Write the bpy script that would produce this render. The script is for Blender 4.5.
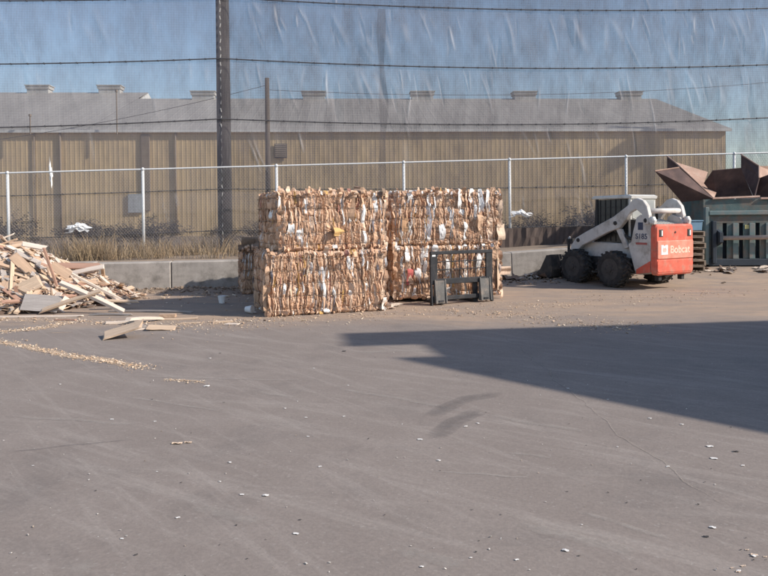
import bpy, math, random
import numpy as np
from mathutils import Vector, Matrix, Euler, noise
R = math.radians
for o in list(bpy.data.objects): bpy.data.objects.remove(o)
scene = bpy.context.scene
COL = scene.collection
random.seed(7); np.random.seed(7)

# ------------------------------------------------------------------ camera, sky, sun, exposure
FPX, CAMH = 700.0, 1.6
PITCH, ROLL, SHIFT = 1.0, -0.5, -0.079
cd = bpy.data.cameras.new('camera'); cam = bpy.data.objects.new('camera', cd); COL.objects.link(cam)
cd.sensor_width = 36.0; cd.lens = 36.0 * FPX / 768.0; cd.shift_y = SHIFT
cd.clip_start = 0.05; cd.clip_end = 3000
CAMROT = Matrix.Rotation(R(90 - PITCH), 3, 'X') @ Matrix.Rotation(R(ROLL), 3, 'Z')
cam.matrix_world = Matrix.Translation((0, 0, CAMH)) @ CAMROT.to_4x4()
scene.camera = cam

SUN_EL, SUN_AZ = 33.0, 15.0        # azimuth: degrees from +X towards the camera
world = bpy.data.worlds.new('World'); scene.world = world; world.use_nodes = True
wn = world.node_tree; wn.nodes.clear()
sky = wn.nodes.new('ShaderNodeTexSky'); sky.sky_type = 'NISHITA'; sky.sun_disc = False
sky.sun_elevation = R(SUN_EL); sky.sun_rotation = R(90 + SUN_AZ)
sky.air_density = 1.0; sky.dust_density = 0.9; sky.ozone_density = 1.0; sky.altitude = 200
bg = wn.nodes.new('ShaderNodeBackground'); bg.inputs[1].default_value = 0.138
wo = wn.nodes.new('ShaderNodeOutputWorld')
wn.links.new(sky.outputs[0], bg.inputs[0]); wn.links.new(bg.outputs[0], wo.inputs[0])
sd = bpy.data.lights.new('sun', 'SUN'); sd.energy = 4.05; sd.angle = R(0.9); sd.color = (1.0, 0.93, 0.83)
sun = bpy.data.objects.new('sun', sd); COL.objects.link(sun)
SDIR = Vector((math.cos(R(SUN_EL)) * math.cos(R(SUN_AZ)), -math.cos(R(SUN_EL)) * math.sin(R(SUN_AZ)), math.sin(R(SUN_EL))))
sun.rotation_euler = SDIR.to_track_quat('Z', 'Y').to_euler(); sun.location = (20, -5, 20)
scene.view_settings.view_transform = 'Standard'; scene.view_settings.look = 'None'
scene.view_settings.gamma = 1.0; scene.view_settings.exposure = 0.55
scene.view_settings.use_curve_mapping = False

# a photograph pixel (768x576) to a point of the yard
def ray(px, py):
    return CAMROT @ Vector(((px - 384) / FPX, (288 - py) / FPX + SHIFT * 768 / FPX, -1.0))
def G(px, py, z=0.0):
    d = ray(px, py); t = (z - CAMH) / d.z
    return Vector((d.x * t, d.y * t, z))
def PY(px, py, Y):
    d = ray(px, py); t = Y / d.y
    return Vector((d.x * t, Y, CAMH + d.z * t))

# ------------------------------------------------------------------ helpers
def tag(o, label=None, cat=None, group=None, kind=None):
    if label: o['label'] = label
    if cat: o['category'] = cat
    if group: o['group'] = group
    if kind: o['kind'] = kind
    return o
def empty(name, loc=(0, 0, 0), rz=0.0, label=None, cat=None, group=None):
    o = bpy.data.objects.new(name, None); COL.objects.link(o)
    o.empty_display_size = 0.2
    o.location = loc; o.rotation_euler = (0, 0, rz)
    return tag(o, label, cat, group)
class MB:
    """collects faces of ONE piece, with a colour per vertex"""
    def __init__(s): s.v = []; s.f = []; s.c = []; s.mi = []
    def add(s, vs, fs, col=(1, 1, 1), mi=0):
        b = len(s.v); s.v += [tuple(v) for v in vs]; s.f += [tuple(i + b for i in f) for f in fs]
        s.c += [col] * len(vs); s.mi += [mi] * len(fs); return s
    def box(s, lo, hi, M=None, col=(1, 1, 1), bev=0.0, mi=0):
        x0, y0, z0 = lo; x1, y1, z1 = hi
        if bev <= 0:
            vs = [(x0,y0,z0),(x1,y0,z0),(x1,y1,z0),(x0,y1,z0),(x0,y0,z1),(x1,y0,z1),(x1,y1,z1),(x0,y1,z1)]
            fs = [(3,2,1,0),(4,5,6,7),(0,1,5,4),(1,2,6,5),(2,3,7,6),(3,0,4,7)]
        else:
            b = bev; vs = []
            for z, i in ((z0, b), (z0 + b, 0), (z1 - b, 0), (z1, b)):
                for (x, y) in ((x0+i+b*(i==0),y0+i),(x1-i-b*(i==0),y0+i),(x1-i,y0+i+b*(i==0)),(x1-i,y1-i-b*(i==0)),
                               (x1-i-b*(i==0),y1-i),(x0+i+b*(i==0),y1-i),(x0+i,y1-i-b*(i==0)),(x0+i,y0+i+b*(i==0))):
                    vs.append((x, y, z))
            fs = [tuple(range(7, -1, -1)), tuple(range(24, 32))]
            for k in range(3):
                for j in range(8):
                    a = k*8 + j; c = k*8 + (j+1) % 8
                    fs.append((a, c, c + 8, a + 8))
        if M is not None: vs = [M @ Vector(v) for v in vs]
        return s.add(vs, fs, col, mi)
    def tube(s, pts, r, n=8, col=(1, 1, 1), cap=True, mi=0):
        pts = [Vector(p) for p in pts]; rs = r if isinstance(r, (list, tuple)) else [r] * len(pts)
        vs = []; fs = []; pu = None
        for i, p in enumerate(pts):
            t = (pts[min(i+1, len(pts)-1)] - pts[max(i-1, 0)]).normalized()
            if pu is None:
                pu = t.orthogonal().normalized()
            u = (pu - t * pu.dot(t)).normalized(); w = t.cross(u); pu = u
            for k in range(n):
                a = 2 * math.pi * k / n
                vs.append(p + (u * math.cos(a) + w * math.sin(a)) * rs[i])
        for i in range(len(pts) - 1):
            for k in range(n):
                fs.append((i*n+k, i*n+(k+1) % n, (i+1)*n+(k+1) % n, (i+1)*n+k))
        if cap: fs.append(tuple(range(n-1, -1, -1))); fs.append(tuple((len(pts)-1)*n + k for k in range(n)))
        return s.add(vs, fs, col, mi)
    def prism(s, poly, y0, y1, axis='y', col=(1, 1, 1), bev=0.0, mi=0):
        """poly in (a,b) extruded along axis; x/z poly for axis y"""
        n = len(poly)
        def P(a, b, t):
            return (a, t, b) if axis == 'y' else ((t, a, b) if axis == 'x' else (a, b, t))
        area = sum(poly[i][0]*poly[(i+1) % n][1] - poly[(i+1) % n][0]*poly[i][1] for i in range(n))
        if area < 0: poly = poly[::-1]
        rings = [(0.0, y0), (0.0, y1)]
        if bev > 0: rings = [(bev, y0), (0.0, y0+bev), (0.0, y1-bev), (bev, y1)]
        vs = []
        for ins, t in rings:
            for i in range(n):
                a = Vector(poly[i-1]); b = Vector(poly[i]); c = Vector(poly[(i+1) % n])
                if ins > 0:
                    d1 = (b-a).normalized(); d2 = (c-b).normalized()
                    nn = Vector((-d1.y-d2.y, d1.x+d2.x))
                    if nn.length > 1e-6: nn.normalize()
                    b = b + nn * ins
                vs.append(P(b.x, b.y, t))
        fs = []
        flip = axis != 'y'
        m = len(rings)
        for k in range(m-1):
            for i in range(n):
                q = (k*n+i, k*n+(i+1) % n, (k+1)*n+(i+1) % n, (k+1)*n+i)
                fs.append(q if flip else q[::-1])
        a = tuple(range(n)); b = tuple((m-1)*n+i for i in range(n))
        fs += ([a[::-1], b] if flip else [a, b[::-1]])
        return s.add(vs, fs, col, mi)
    def plate(s, pts, th, col=(1, 1, 1), mi=0):
        pts = [Vector(p) for p in pts]; n = len(pts)
        nr = Vector((0, 0, 0))
        for i in range(n): nr += (pts[i]).cross(pts[(i+1) % n])
        nr.normalize()
        vs = pts + [p - nr * th for p in pts]
        fs = [tuple(range(n)), tuple(range(2*n-1, n-1, -1))] + [(i, i+n, (i+1) % n + n, (i+1) % n) for i in range(n)]
        return s.add(vs, fs, col, mi)
    def mesh(s, name, mats, smooth=False):
        me = bpy.data.meshes.new(name); me.from_pydata(s.v, [], s.f)
        for m in (mats if isinstance(mats, (list, tuple)) else [mats]): me.materials.append(m)
        ca = me.color_attributes.new('Col', 'FLOAT_COLOR', 'POINT')
        arr = np.ones((len(s.v), 4), dtype=np.float32); arr[:, :3] = np.array(s.c, dtype=np.float32).reshape(-1, 3)
        ca.data.foreach_set('color', arr.ravel())
        if len(set(s.mi)) > 1: me.polygons.foreach_set('material_index', s.mi)
        if smooth: me.polygons.foreach_set('use_smooth', [True] * len(me.polygons))
        me.update(); return me
    def build(s, name, mats, parent=None, loc=(0, 0, 0), rot=(0, 0, 0), smooth=False):
        o = bpy.data.objects.new(name, s.mesh(name, mats, smooth)); COL.objects.link(o)
        o.location = loc; o.rotation_euler = rot; o.parent = parent
        return o
def link(name, me, parent=None, loc=(0, 0, 0), rot=(0, 0, 0), scale=(1, 1, 1)):
    o = bpy.data.objects.new(name, me); COL.objects.link(o)
    o.location = loc; o.rotation_euler = rot; o.scale = scale; o.parent = parent
    return o

# ------------------------------------------------------------------ materials
MATS = {}
def mat(name, col, rough=0.8, var=0.25, scale=8.0, metal=0.0, bump=0.0, bscale=40.0, vcol=False, col2=None, c2scale=2.5, c2lo=0.5, c2hi=0.65, spec=0.3, stretch=(1, 1, 1)):
    m = bpy.data.materials.new(name); m.use_nodes = True; MATS[name] = m
    N = m.node_tree.nodes; L = m.node_tree.links
    b = N['Principled BSDF']; b.inputs['Roughness'].default_value = rough; b.inputs['Metallic'].default_value = metal
    b.inputs['Specular IOR Level'].default_value = spec
    tc = N.new('ShaderNodeTexCoord'); mp = N.new('ShaderNodeMapping'); mp.inputs['Scale'].default_value = stretch
    L.new(tc.outputs['Object'], mp.inputs['Vector'])
    nz = N.new('ShaderNodeTexNoise'); nz.inputs['Scale'].default_value = scale; nz.inputs['Detail'].default_value = 5; nz.inputs['Roughness'].default_value = 0.65
    L.new(mp.outputs[0], nz.inputs['Vector'])
    mr = N.new('ShaderNodeMapRange'); mr.inputs[1].default_value = 0.25; mr.inputs[2].default_value = 0.75
    mr.inputs[3].default_value = 1 - var; mr.inputs[4].default_value = 1 + var
    L.new(nz.outputs['Fac'], mr.inputs[0])
    if vcol:
        at = N.new('ShaderNodeAttribute'); at.attribute_name = 'Col'; base = at.outputs['Color']
    else:
        rg = N.new('ShaderNodeRGB'); rg.outputs[0].default_value = (*col, 1); base = rg.outputs[0]
    if col2:
        n2 = N.new('ShaderNodeTexNoise'); n2.inputs['Scale'].default_value = c2scale; n2.inputs['Detail'].default_value = 6; n2.inputs['Roughness'].default_value = 0.7
        L.new(mp.outputs[0], n2.inputs['Vector'])
        r2 = N.new('ShaderNodeMapRange'); r2.inputs[1].default_value = c2lo; r2.inputs[2].default_value = c2hi; L.new(n2.outputs['Fac'], r2.inputs[0])
        mx2 = N.new('ShaderNodeMix'); mx2.data_type = 'RGBA'; L.new(r2.outputs[0], mx2.inputs[0]); L.new(base, mx2.inputs[6]); mx2.inputs[7].default_value = (*col2, 1)
        base = mx2.outputs[2]
    mx = N.new('ShaderNodeMix'); mx.data_type = 'RGBA'; mx.blend_type = 'MULTIPLY'; mx.inputs[0].default_value = 1.0
    L.new(base, mx.inputs[6]); L.new(mr.outputs[0], mx.inputs[7]); L.new(mx.outputs[2], b.inputs['Base Color'])
    if bump > 0:
        nb = N.new('ShaderNodeTexNoise'); nb.inputs['Scale'].default_value = bscale; nb.inputs['Detail'].default_value = 4
        L.new(mp.outputs[0], nb.inputs['Vector'])
        bp = N.new('ShaderNodeBump'); bp.inputs['Strength'].default_value = bump; bp.inputs['Distance'].default_value = 0.02
        L.new(nb.outputs['Fac'], bp.inputs['Height']); L.new(bp.outputs[0], b.inputs['Normal'])
    return m
def alpha_noise(m, scale, lo, hi, stretch=(1, 1, 1), amax=1.0):
    """ragged, patchy cover: thin dust or a rubber mark lying on the asphalt"""
    N = m.node_tree.nodes; L = m.node_tree.links; b = N['Principled BSDF']
    tc = N.new('ShaderNodeTexCoord'); mp = N.new('ShaderNodeMapping'); mp.inputs['Scale'].default_value = stretch
    L.new(tc.outputs['UV'], mp.inputs['Vector'])
    tc2 = N.new('ShaderNodeTexCoord')
    nz = N.new('ShaderNodeTexNoise'); nz.inputs['Scale'].default_value = scale; nz.inputs['Detail'].default_value = 7; nz.inputs['Roughness'].default_value = 0.75
    L.new(tc2.outputs['Object'], nz.inputs['Vector'])
    at = N.new('ShaderNodeAttribute'); at.attribute_name = 'Col'
    ad = N.new('ShaderNodeMath'); ad.operation = 'ADD'; L.new(nz.outputs['Fac'], ad.inputs[0])
    sp = N.new('ShaderNodeSeparateColor'); L.new(at.outputs['Color'], sp.inputs[0]); L.new(sp.outputs[0], ad.inputs[1])
    mr = N.new('ShaderNodeMapRange'); mr.inputs[1].default_value = lo + 1; mr.inputs[2].default_value = hi + 1
    mr.inputs[4].default_value = amax
    L.new(ad.outputs[0], mr.inputs[0]); L.new(mr.outputs[0], b.inputs['Alpha'])
    return m

# ------------------------------------------------------------------ terrain heights
def sstep(a, b, x):
    t = min(1.0, max(0.0, (x - a) / (b - a))); return t * t * (3 - 2 * t)
def yard_z(x, y):
    return 0.25 * sstep(0.5, 8.5, x) * sstep(15.2, 18.0, y)
def wall_y(x): return 16.64 + 0.2 * x                      # front line of the concrete blocks
def ground_z(x, y):
    z = yard_z(x, y)
    wy = wall_y(max(-14, min(14, x)))
    end = sstep(7.9, 8.6, x)
    up = (1 - end) * sstep(wy + 0.15, wy + 0.45, y) + end * sstep(20.0, 20.6, y)
    z += up * (0.62 - 0.1 * end)
    n = noise.noise(Vector((x * 0.5, y * 0.5, 3.0))) * 0.02 + noise.noise(Vector((x * 1.7, y * 1.7, 9.0))) * 0.010
    fade = sstep(13.5, 16, y)
    z += n * (1.7 * fade) * (1 if abs(x) < 40 and y < 60 else 0) - 0.006
    return z

# ------------------------------------------------------------------ ground
def ground_material():
    m = bpy.data.materials.new('asphalt_and_dirt'); m.use_nodes = True
    N = m.node_tree.nodes; L = m.node_tree.links; b = N['Principled BSDF']
    tc = N.new('ShaderNodeTexCoord'); ob = tc.outputs['Object']
    sx = N.new('ShaderNodeSeparateXYZ'); L.new(ob, sx.inputs[0])
    def nz(scale, det=5, rough=0.6, vec=None, dist=0.0):
        n = N.new('ShaderNodeTexNoise'); n.inputs['Scale'].default_value = scale; n.inputs['Detail'].default_value = det
        n.inputs['Roughness'].default_value = rough; n.inputs['Distortion'].default_value = dist
        L.new(vec if vec is not None else ob, n.inputs['Vector']); return n.outputs['Fac']
    def mr(v, a, c, lo, hi):
        r = N.new('ShaderNodeMapRange'); L.new(v, r.inputs[0]); r.inputs[1].default_value = a; r.inputs[2].default_value = c
        r.inputs[3].default_value = lo; r.inputs[4].default_value = hi; return r.outputs[0]
    def math_(op, a, c):
        n = N.new('ShaderNodeMath'); n.operation = op
        for i, v in enumerate((a, c)):
            if isinstance(v, (int, float)): n.inputs[i].default_value = v
            else: L.new(v, n.inputs[i])
        return n.outputs[0]
    def mix(f, a, c, mode='MIX'):
        n = N.new('ShaderNodeMix'); n.data_type = 'RGBA'; n.blend_type = mode
        for i, v in ((0, f), (6, a), (7, c)):
            if isinstance(v, (int, float)): n.inputs[i].default_value = v
            elif isinstance(v, tuple): n.inputs[i].default_value = (*v, 1)
            else: L.new(v, n.inputs[i])
        return n.outputs[2]
    def mapped(rot, sc):
        p = N.new('ShaderNodeMapping'); p.inputs['Rotation'].default_value = (0, 0, R(rot)); L.new(ob, p.inputs['Vector'])
        p2 = N.new('ShaderNodeMapping'); p2.inputs['Scale'].default_value = sc; L.new(p.outputs[0], p2.inputs['Vector']); return p2.outputs[0]
    asp = mix(nz(0.35, 6, 0.6), (0.180, 0.149, 0.131), (0.236, 0.195, 0.170))
    asp = mix(mr(nz(1.6, 6, 0.7), 0.42, 0.75, 0, 0.55), asp, (0.262, 0.221, 0.195))       # worn paler patches
    asp = mix(mr(nz(0.8, 5, 0.7, dist=0.6), 0.53, 0.70, 0, 0.5), asp, (0.136, 0.116, 0.106)) # oil-dark patches
    # scraped streaks left by buckets and dragged bales
    st1 = mr(nz(1.0, 6, 0.72, mapped(33, (0.35, 4.5, 1))), 0.52, 0.76, 0, 0.55)
    st2 = mr(nz(1.3, 6, 0.72, mapped(52, (0.30, 6.0, 1))), 0.55, 0.78, 0, 0.55)
    st3 = mr(nz(1.1, 6, 0.72, mapped(10, (0.3, 5.0, 1))), 0.56, 0.80, 0, 0.40)
    for s_ in (st1, st2, st3): asp = mix(s_, asp, (0.33, 0.288, 0.255))
    vo = N.new('ShaderNodeTexVoronoi'); vo.inputs['Scale'].default_value = 75; L.new(ob, vo.inputs['Vector'])
    sp = N.new('ShaderNodeSeparateColor'); L.new(vo.outputs['Color'], sp.inputs[0])
    asp = mix(1.0, asp, mr(sp.outputs[0], 0, 1, 0.93, 1.07), 'MULTIPLY')                     # aggregate
    asp = mix(mr(sp.outputs[1], 0.985, 0.99, 0, 0.25), asp, (0.36, 0.33, 0.30))
    # tan dust tracked out in front of the bales
    yy = math_('ADD', sx.outputs[1], math_('MULTIPLY', math_('SUBTRACT', nz(0.55, 4), 0.5), 2.2))
    band = math_('MULTIPLY', mr(yy, 9.9, 11.0, 0, 1), 1.0)
    dusty = math_('MULTIPLY', band, mr(nz(1.4, 7, 0.75, mapped(4, (0.45, 1.6, 1))), 0.36, 0.60, 0.2, 1.0))
    asp = mix(dusty, asp, mix(nz(5, 5, 0.7), (0.27, 0.195, 0.145), (0.42, 0.31, 0.225)))
    dirt = mix(nz(2.2, 7, 0.7), (0.15, 0.115, 0.09), (0.29, 0.225, 0.17))
    dirt = mix(1.0, dirt, mr(nz(40, 3), 0.2, 0.8, 0.75, 1.25), 'MULTIPLY')
    # dirt past the asphalt's ragged back edge (the edge follows the block wall)
    wl = math_('SUBTRACT', sx.outputs[1], math_('MULTIPLY', sx.outputs[0], 0.2))
    wl = math_('ADD', wl, math_('MULTIPLY', math_('SUBTRACT', nz(1.3, 5), 0.5), 1.4))
    col = mix(mr(wl, 15.6, 16.5, 0, 1), asp, dirt)
    L.new(col, b.inputs['Base Color'])
    b.inputs['Roughness'].default_value = 0.88; b.inputs['Specular IOR Level'].default_value = 0.25
    bp = N.new('ShaderNodeBump'); bp.inputs['Strength'].default_value = 0.35; bp.inputs['Distance'].default_value = 0.006
    hh = math_('ADD', math_('MULTIPLY', sp.outputs[2], 0.5), nz(30, 5, 0.7))
    L.new(hh, bp.inputs['Height']); L.new(bp.outputs[0], b.inputs['Normal'])
    return m
def build_ground():
    xs = [-900, -300, -120, -60, -35, -24] + list(np.arange(-18, 18.01, 0.3)) + [24, 35, 60, 120, 300, 900]
    vs_ = [-300, -60, -15, -4] + list(np.arange(-1, 13.9, 0.3)) + list(np.arange(14, 22.6, 0.12)) + [24, 27, 31, 36, 45, 60, 100, 200, 500, 2500]
    mb = MB(); V = []; n = len(xs)
    for v in vs_:
        for x in xs:
            y = v + 0.2 * max(-14, min(14, x)) * sstep(-1, 3, v)
            V.append((x, y, ground_z(x, y)))
    F = [(j*n+i, j*n+i+1, (j+1)*n+i+1, (j+1)*n+i) for j in range(len(vs_)-1) for i in range(n-1)]
    mb.add(V, F)
    o = mb.build('ground', ground_material(), smooth=True); tag(o, kind='structure'); return o
ground = build_ground()

def ribbon(name, pts, w, m, seg=0.08, wob=0.02, z=0.003, edge_fade=True, kind='structure'):
    """thin mark lying on the ground, ragged along both edges"""
    P = []
    for a, b_ in zip(pts[:-1], pts[1:]):
        k = max(1, int((b_ - a).length / seg))
        P += [a.lerp(b_, i / k) for i in range(k)]
    P.append(pts[-1]); mb = MB(); V = []; C = []; n = len(P)
    for i, p in enumerate(P):
        t = (P[min(i+1, n-1)] - P[max(i-1, 0)]).normalized(); s = Vector((-t.y, t.x, 0))
        off = noise.noise(p * 2.3) * wob * 2 + noise.noise(p * 9) * wob
        e = min(1.0, min(i, n-1-i) / max(1, n * 0.15))
        for u in (-1, -0.5, 0, 0.5, 1):
            q = p + s * (off + u * w * 0.5); V.append((q.x, q.y, ground_z(q.x, q.y) + z))
            f = (1 - u*u) * (0.35 + 0.65 * e) if edge_fade else 1
            C.append((0.35 + 0.65 * f - (0.3 if edge_fade and f < 0.05 else 0),) * 3)
    for i in range(n-1):
        for k in range(4):
            a = i*5+k; mb.f.append((a, a+5, a+6, a+1)); mb.mi.append(0)
    mb.v = V; mb.c = C
    return mb.build(name, m, parent=ground)

# ------------------------------------------------------------------ marks on the asphalt
dust_m = alpha_noise(mat('pale_dust', (0.40, 0.355, 0.315), 0.9, 0.2, 20), 9, 0.18, 0.62, amax=0.42)
sand_m = alpha_noise(mat('crack_sand', (0.33, 0.28, 0.24), 0.95, 0.2, 20), 12, 0.22, 0.62, amax=0.65)
rub_m = alpha_noise(mat('rubber_mark', (0.085, 0.08, 0.085), 0.8, 0.2, 20), 5, 0.15, 0.85, amax=0.45)
chipdust_m = alpha_noise(mat('sawdust', (0.50, 0.37, 0.26), 0.95, 0.25, 25), 10, 0.05, 0.55, amax=0.9)
ribbon('crack', [G(500, 333), G(524, 350), G(560, 382), G(585, 405), G(612, 427), G(645, 452), G(690, 480), G(735, 512), G(790, 548)], 0.024, sand_m, wob=0.03)
ribbon('crack', [G(512, 345), G(570, 342), G(640, 350)], 0.02, sand_m, wob=0.03)
ribbon('crack', [G(0, 452), G(60, 446), G(140, 438)], 0.05, rub_m, wob=0.02)
for a, b_, w in (((345, 352), (450, 350), .10), ((330, 386), (470, 412), .05), ((480, 412), (600, 434), .05), ((505, 520), (645, 556), .07), ((570, 511), (680, 540), .03),
                 ((190, 505), (262, 523), .07), ((60, 572), (105, 566), .12), ((0, 415), (150, 424), .04), ((500, 452), (560, 458), .03), ((256, 392), (300, 398), .04), ((390, 545), (470, 572), .07),
                 ((420, 470), (540, 478), .02), ((120, 395), (230, 412), .03), ((120, 375), (320, 380), .03)):
    ribbon('scrape', [G(*a), G((a[0]+b_[0])/2, (a[1]+b_[1])/2 + random.uniform(-1, 1)), G(*b_)], w * 2.6, dust_m, wob=0.02)
ribbon('tyre_mark', [G(430, 418), G(446, 407), G(470, 398), G(505, 392)], 0.30, rub_m, wob=0.01)
ribbon('tyre_mark', [G(433, 440), G(455, 420), G(485, 408)], 0.30, rub_m, wob=0.01)
ribbon('sawdust_trail', [G(-30, 336), G(30, 347), G(70, 355), G(110, 361), G(146, 368)], 0.26, chipdust_m, wob=0.03)
ribbon('sawdust_trail', [G(-20, 332), G(30, 330), G(60, 325)], 0.16, chipdust_m, wob=0.03)
ribbon('sawdust_trail', [G(165, 379), G(195, 381), G(205, 384)], 0.05, chipdust_m, wob=0.02)
ribbon('sawdust_trail', [G(45, 333), G(75, 332)], 0.05, chipdust_m, wob=0.02)

# ------------------------------------------------------------------ concrete blocks
conc = mat('concrete', (0.34, 0.305, 0.275), 0.95, 0.25, 3, bump=0.25, bscale=60, col2=(0.19, 0.17, 0.15), c2lo=0.48, c2hi=0.7)
BL, ang = 1.62, math.atan(0.2)
blk_labels = ['grey concrete block farthest left, behind the wood heap', 'grey concrete block behind the peak of the wood heap',
  'grey concrete block whose right end shows beside the wood heap', 'grey concrete block in the open just right of the wood heap',
  'grey concrete block between the wood heap and the shaded rear bale', 'grey concrete block right behind the shaded rear bale', 'grey concrete block behind the front bale stack',
  'grey concrete block behind the rear-right bale stack', 'grey concrete block in the gap between fork frame and bucket', 'grey concrete block behind the loader bucket and front wheel', 'grey concrete block behind the loader cab', 'grey concrete block at the right end of the row, by the pallets']
j0 = G(94, 288)
s0 = -4
for k in range(12):
    s_ = (k + s0 + 1) * BL
    x = -6.37 + s_ * math.cos(ang); y = wall_y(x)
    mb = MB(); h = 0.60 + random.uniform(-.015, .015); l = BL - 0.012
    mb.box((0, 0, -0.1), (l, 0.58, h), bev=0.02)
    me = mb
    o = me.build('concrete_block', conc, loc=(x, y + random.uniform(-.008, .008), yard_z(x, y) - 0.0), rot=(0, -math.atan((yard_z(x + BL, wall_y(x + BL)) - yard_z(x, y)) / BL), ang + random.uniform(-.004, .004)))
    if blk_labels[k]: tag(o, blk_labels[k], 'concrete block', 'row of concrete blocks below the fence')

# ------------------------------------------------------------------ chain link fence
galv = mat('galvanised_white', (0.62, 0.62, 0.62), 0.45, 0.1, 6, metal=0.0, spec=0.5)
wire_m = mat('fence_wire', (0.30, 0.30, 0.29), 0.5, 0.1, 6, metal=0.3)
def fence_y(x): return 19.0 + 0.105 * x
# posts where the photograph shows them
fx = []
for px in (8, 143, 277, 404, 510, 626, 734):
    d = ray(px, 200); k = d.x / d.y; x = k * 19.0 / (1 - 0.105 * k); fx.append(x)
fx = [fx[0] - 6.6, fx[0] - 3.3] + fx + [fx[-1] + 3.2, fx[-1] + 6.4]
def rail_z(x): 
    px = 384 + FPX * x / fence_y(x); return PY(px, 173.2 - 20.5 * px / 768, fence_y(x)).z
root = empty('chain_link_fence', (0, 19.0, 0.65), label='chain link fence with white posts behind the yard', cat='fence')
def loc(p, o=root): return Vector(p) - o.location
for i, x in enumerate(fx):
    y = fence_y(x); z0 = ground_z(x, y) - 0.15; z1 = rail_z(x)
    lean = random.uniform(-.01, .01)
    mb = MB(); mb.tube([loc((x, y, z0)), loc((x + lean, y, z1 - 0.03))], 0.038, 10)
    p = mb.build('post', galv, root, smooth=True)
    cp = MB(); cp.tube([loc((x + lean, y, z1 - 0.028)), loc((x + lean, y, z1 + 0.02)), loc((x + lean, y, z1 + 0.05))], [0.046, 0.044, 0.016], 10)
    cp.build('cap', galv, p, smooth=True)
mb = MB(); mb.tube([loc((x, fence_y(x) - 0.005, rail_z(x))) for x in fx], 0.021, 8); mb.build('top_rail', galv, root, smooth=True)
mb = MB()   # the wire diamonds: real crossing wires
X0, X1, pit = fx[0], fx[-1], 0.075
def zb(x): return ground_z(x, fence_y(x)) + 0.03
n = int((X1 - X0) / pit)
for sgn in (1, -1):
    for i in range(-40, n + 40):
        a = X0 + i * pit; H = 2.35
        pts = []
        for t in np.linspace(0, 1, 5):
            x = a + sgn * t * H * 0.8
            if X0 <= x <= X1:
                z = zb(x) + t * (rail_z(x) - zb(x)); pts.append(loc((x, fence_y(x) - 0.045 + sgn * 0.004, z)))
        if len(pts) > 1: mb.tube(pts, 0.0016, 3, cap=False)
wo_ = mb.build('wire_mesh', wire_m, root); tag(wo_, kind='stuff')

# ------------------------------------------------------------------ tall litter net, its poles and cables
def net_y(x): return 19.75 + 0.105 * x
def net_material(name, fac, col):
    m = bpy.data.materials.new(name); m.use_nodes = True; N = m.node_tree.nodes; L = m.node_tree.links
    N.remove(N['Principled BSDF']); out = N['Material Output']
    tr = N.new('ShaderNodeBsdfTransparent'); df = N.new('ShaderNodeBsdfDiffuse'); df.inputs[0].default_value = (*col, 1)
    tl = N.new('ShaderNodeBsdfTranslucent'); tl.inputs[0].default_value = (*col, 1)
    m1 = N.new('ShaderNodeMixShader'); m1.inputs[0].default_value = 0.35; L.new(df.outputs[0], m1.inputs[1]); L.new(tl.outputs[0], m1.inputs[2])
    tc = N.new('ShaderNodeTexCoord'); 
    mp = N.new('ShaderNodeMapping'); mp.inputs['Scale'].default_value = (1, 1, 0.35); L.new(tc.outputs['Object'], mp.inputs[0])
    nz = N.new('ShaderNodeTexNoise'); nz.inputs['Scale'].default_value = 2.2; nz.inputs['Detail'].default_value = 7; nz.inputs['Roughness'].default_value = 0.72; L.new(mp.outputs[0], nz.inputs['Vector'])
    mr = N.new('ShaderNodeMapRange'); mr.inputs[1].default_value = 0.3; mr.inputs[2].default_value = 0.7; mr.inputs[3].default_value = fac * 0.78; mr.inputs[4].default_value = fac * 1.22
    L.new(nz.outputs['Fac'], mr.inputs[0])
    # woven threads: slight density changes in both directions
    sx = N.new('ShaderNodeSeparateXYZ'); L.new(tc.outputs['Object'], sx.inputs[0])
    last = mr.outputs[0]
    for ax, fr in ((0, 95.0), (2, 95.0)):
        s1 = N.new('ShaderNodeMath'); s1.operation = 'MULTIPLY'; s1.inputs[1].default_value = fr; L.new(sx.outputs[ax], s1.inputs[0])
        s2 = N.new('ShaderNodeMath'); s2.operation = 'SINE'; L.new(s1.outputs[0], s2.inputs[0])
        s3 = N.new('ShaderNodeMapRange'); s3.inputs[1].default_value = -1; s3.inputs[3].default_value = 0.965; s3.inputs[4].default_value = 1.035; L.new(s2.outputs[0], s3.inputs[0])
        s4 = N.new('ShaderNodeMath'); s4.operation = 'MULTIPLY'; L.new(last, s4.inputs[0]); L.new(s3.outputs[0], s4.inputs[1]); last = s4.outputs[0]
    fa_ = N.new('ShaderNodeAttribute'); fa_.attribute_name = 'Fold'          # sun-caught creases painted in: paler colour, denser cover along folds
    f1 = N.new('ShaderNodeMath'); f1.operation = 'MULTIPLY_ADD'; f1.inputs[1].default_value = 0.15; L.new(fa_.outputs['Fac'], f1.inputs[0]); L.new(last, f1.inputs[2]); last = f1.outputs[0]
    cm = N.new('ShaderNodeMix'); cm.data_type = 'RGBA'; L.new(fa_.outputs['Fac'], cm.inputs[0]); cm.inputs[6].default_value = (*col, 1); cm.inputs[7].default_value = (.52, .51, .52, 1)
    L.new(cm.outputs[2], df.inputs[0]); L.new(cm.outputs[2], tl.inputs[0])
    m2 = N.new('ShaderNodeMixShader'); L.new(last, m2.inputs[0]); L.new(tr.outputs[0], m2.inputs[1]); L.new(m1.outputs[0], m2.inputs[2])
    L.new(m2.outputs[0], out.inputs[0]); return m
net_m = net_material('net_weave', 0.64, (0.145, 0.128, 0.135)); netc_m = net_material('net_weave_clear', 0.55, (0.165, 0.15, 0.165))
net2_m = net_material('net_seam_weave', 0.40, (0.22, 0.21, 0.22))
POLEX = []
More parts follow.
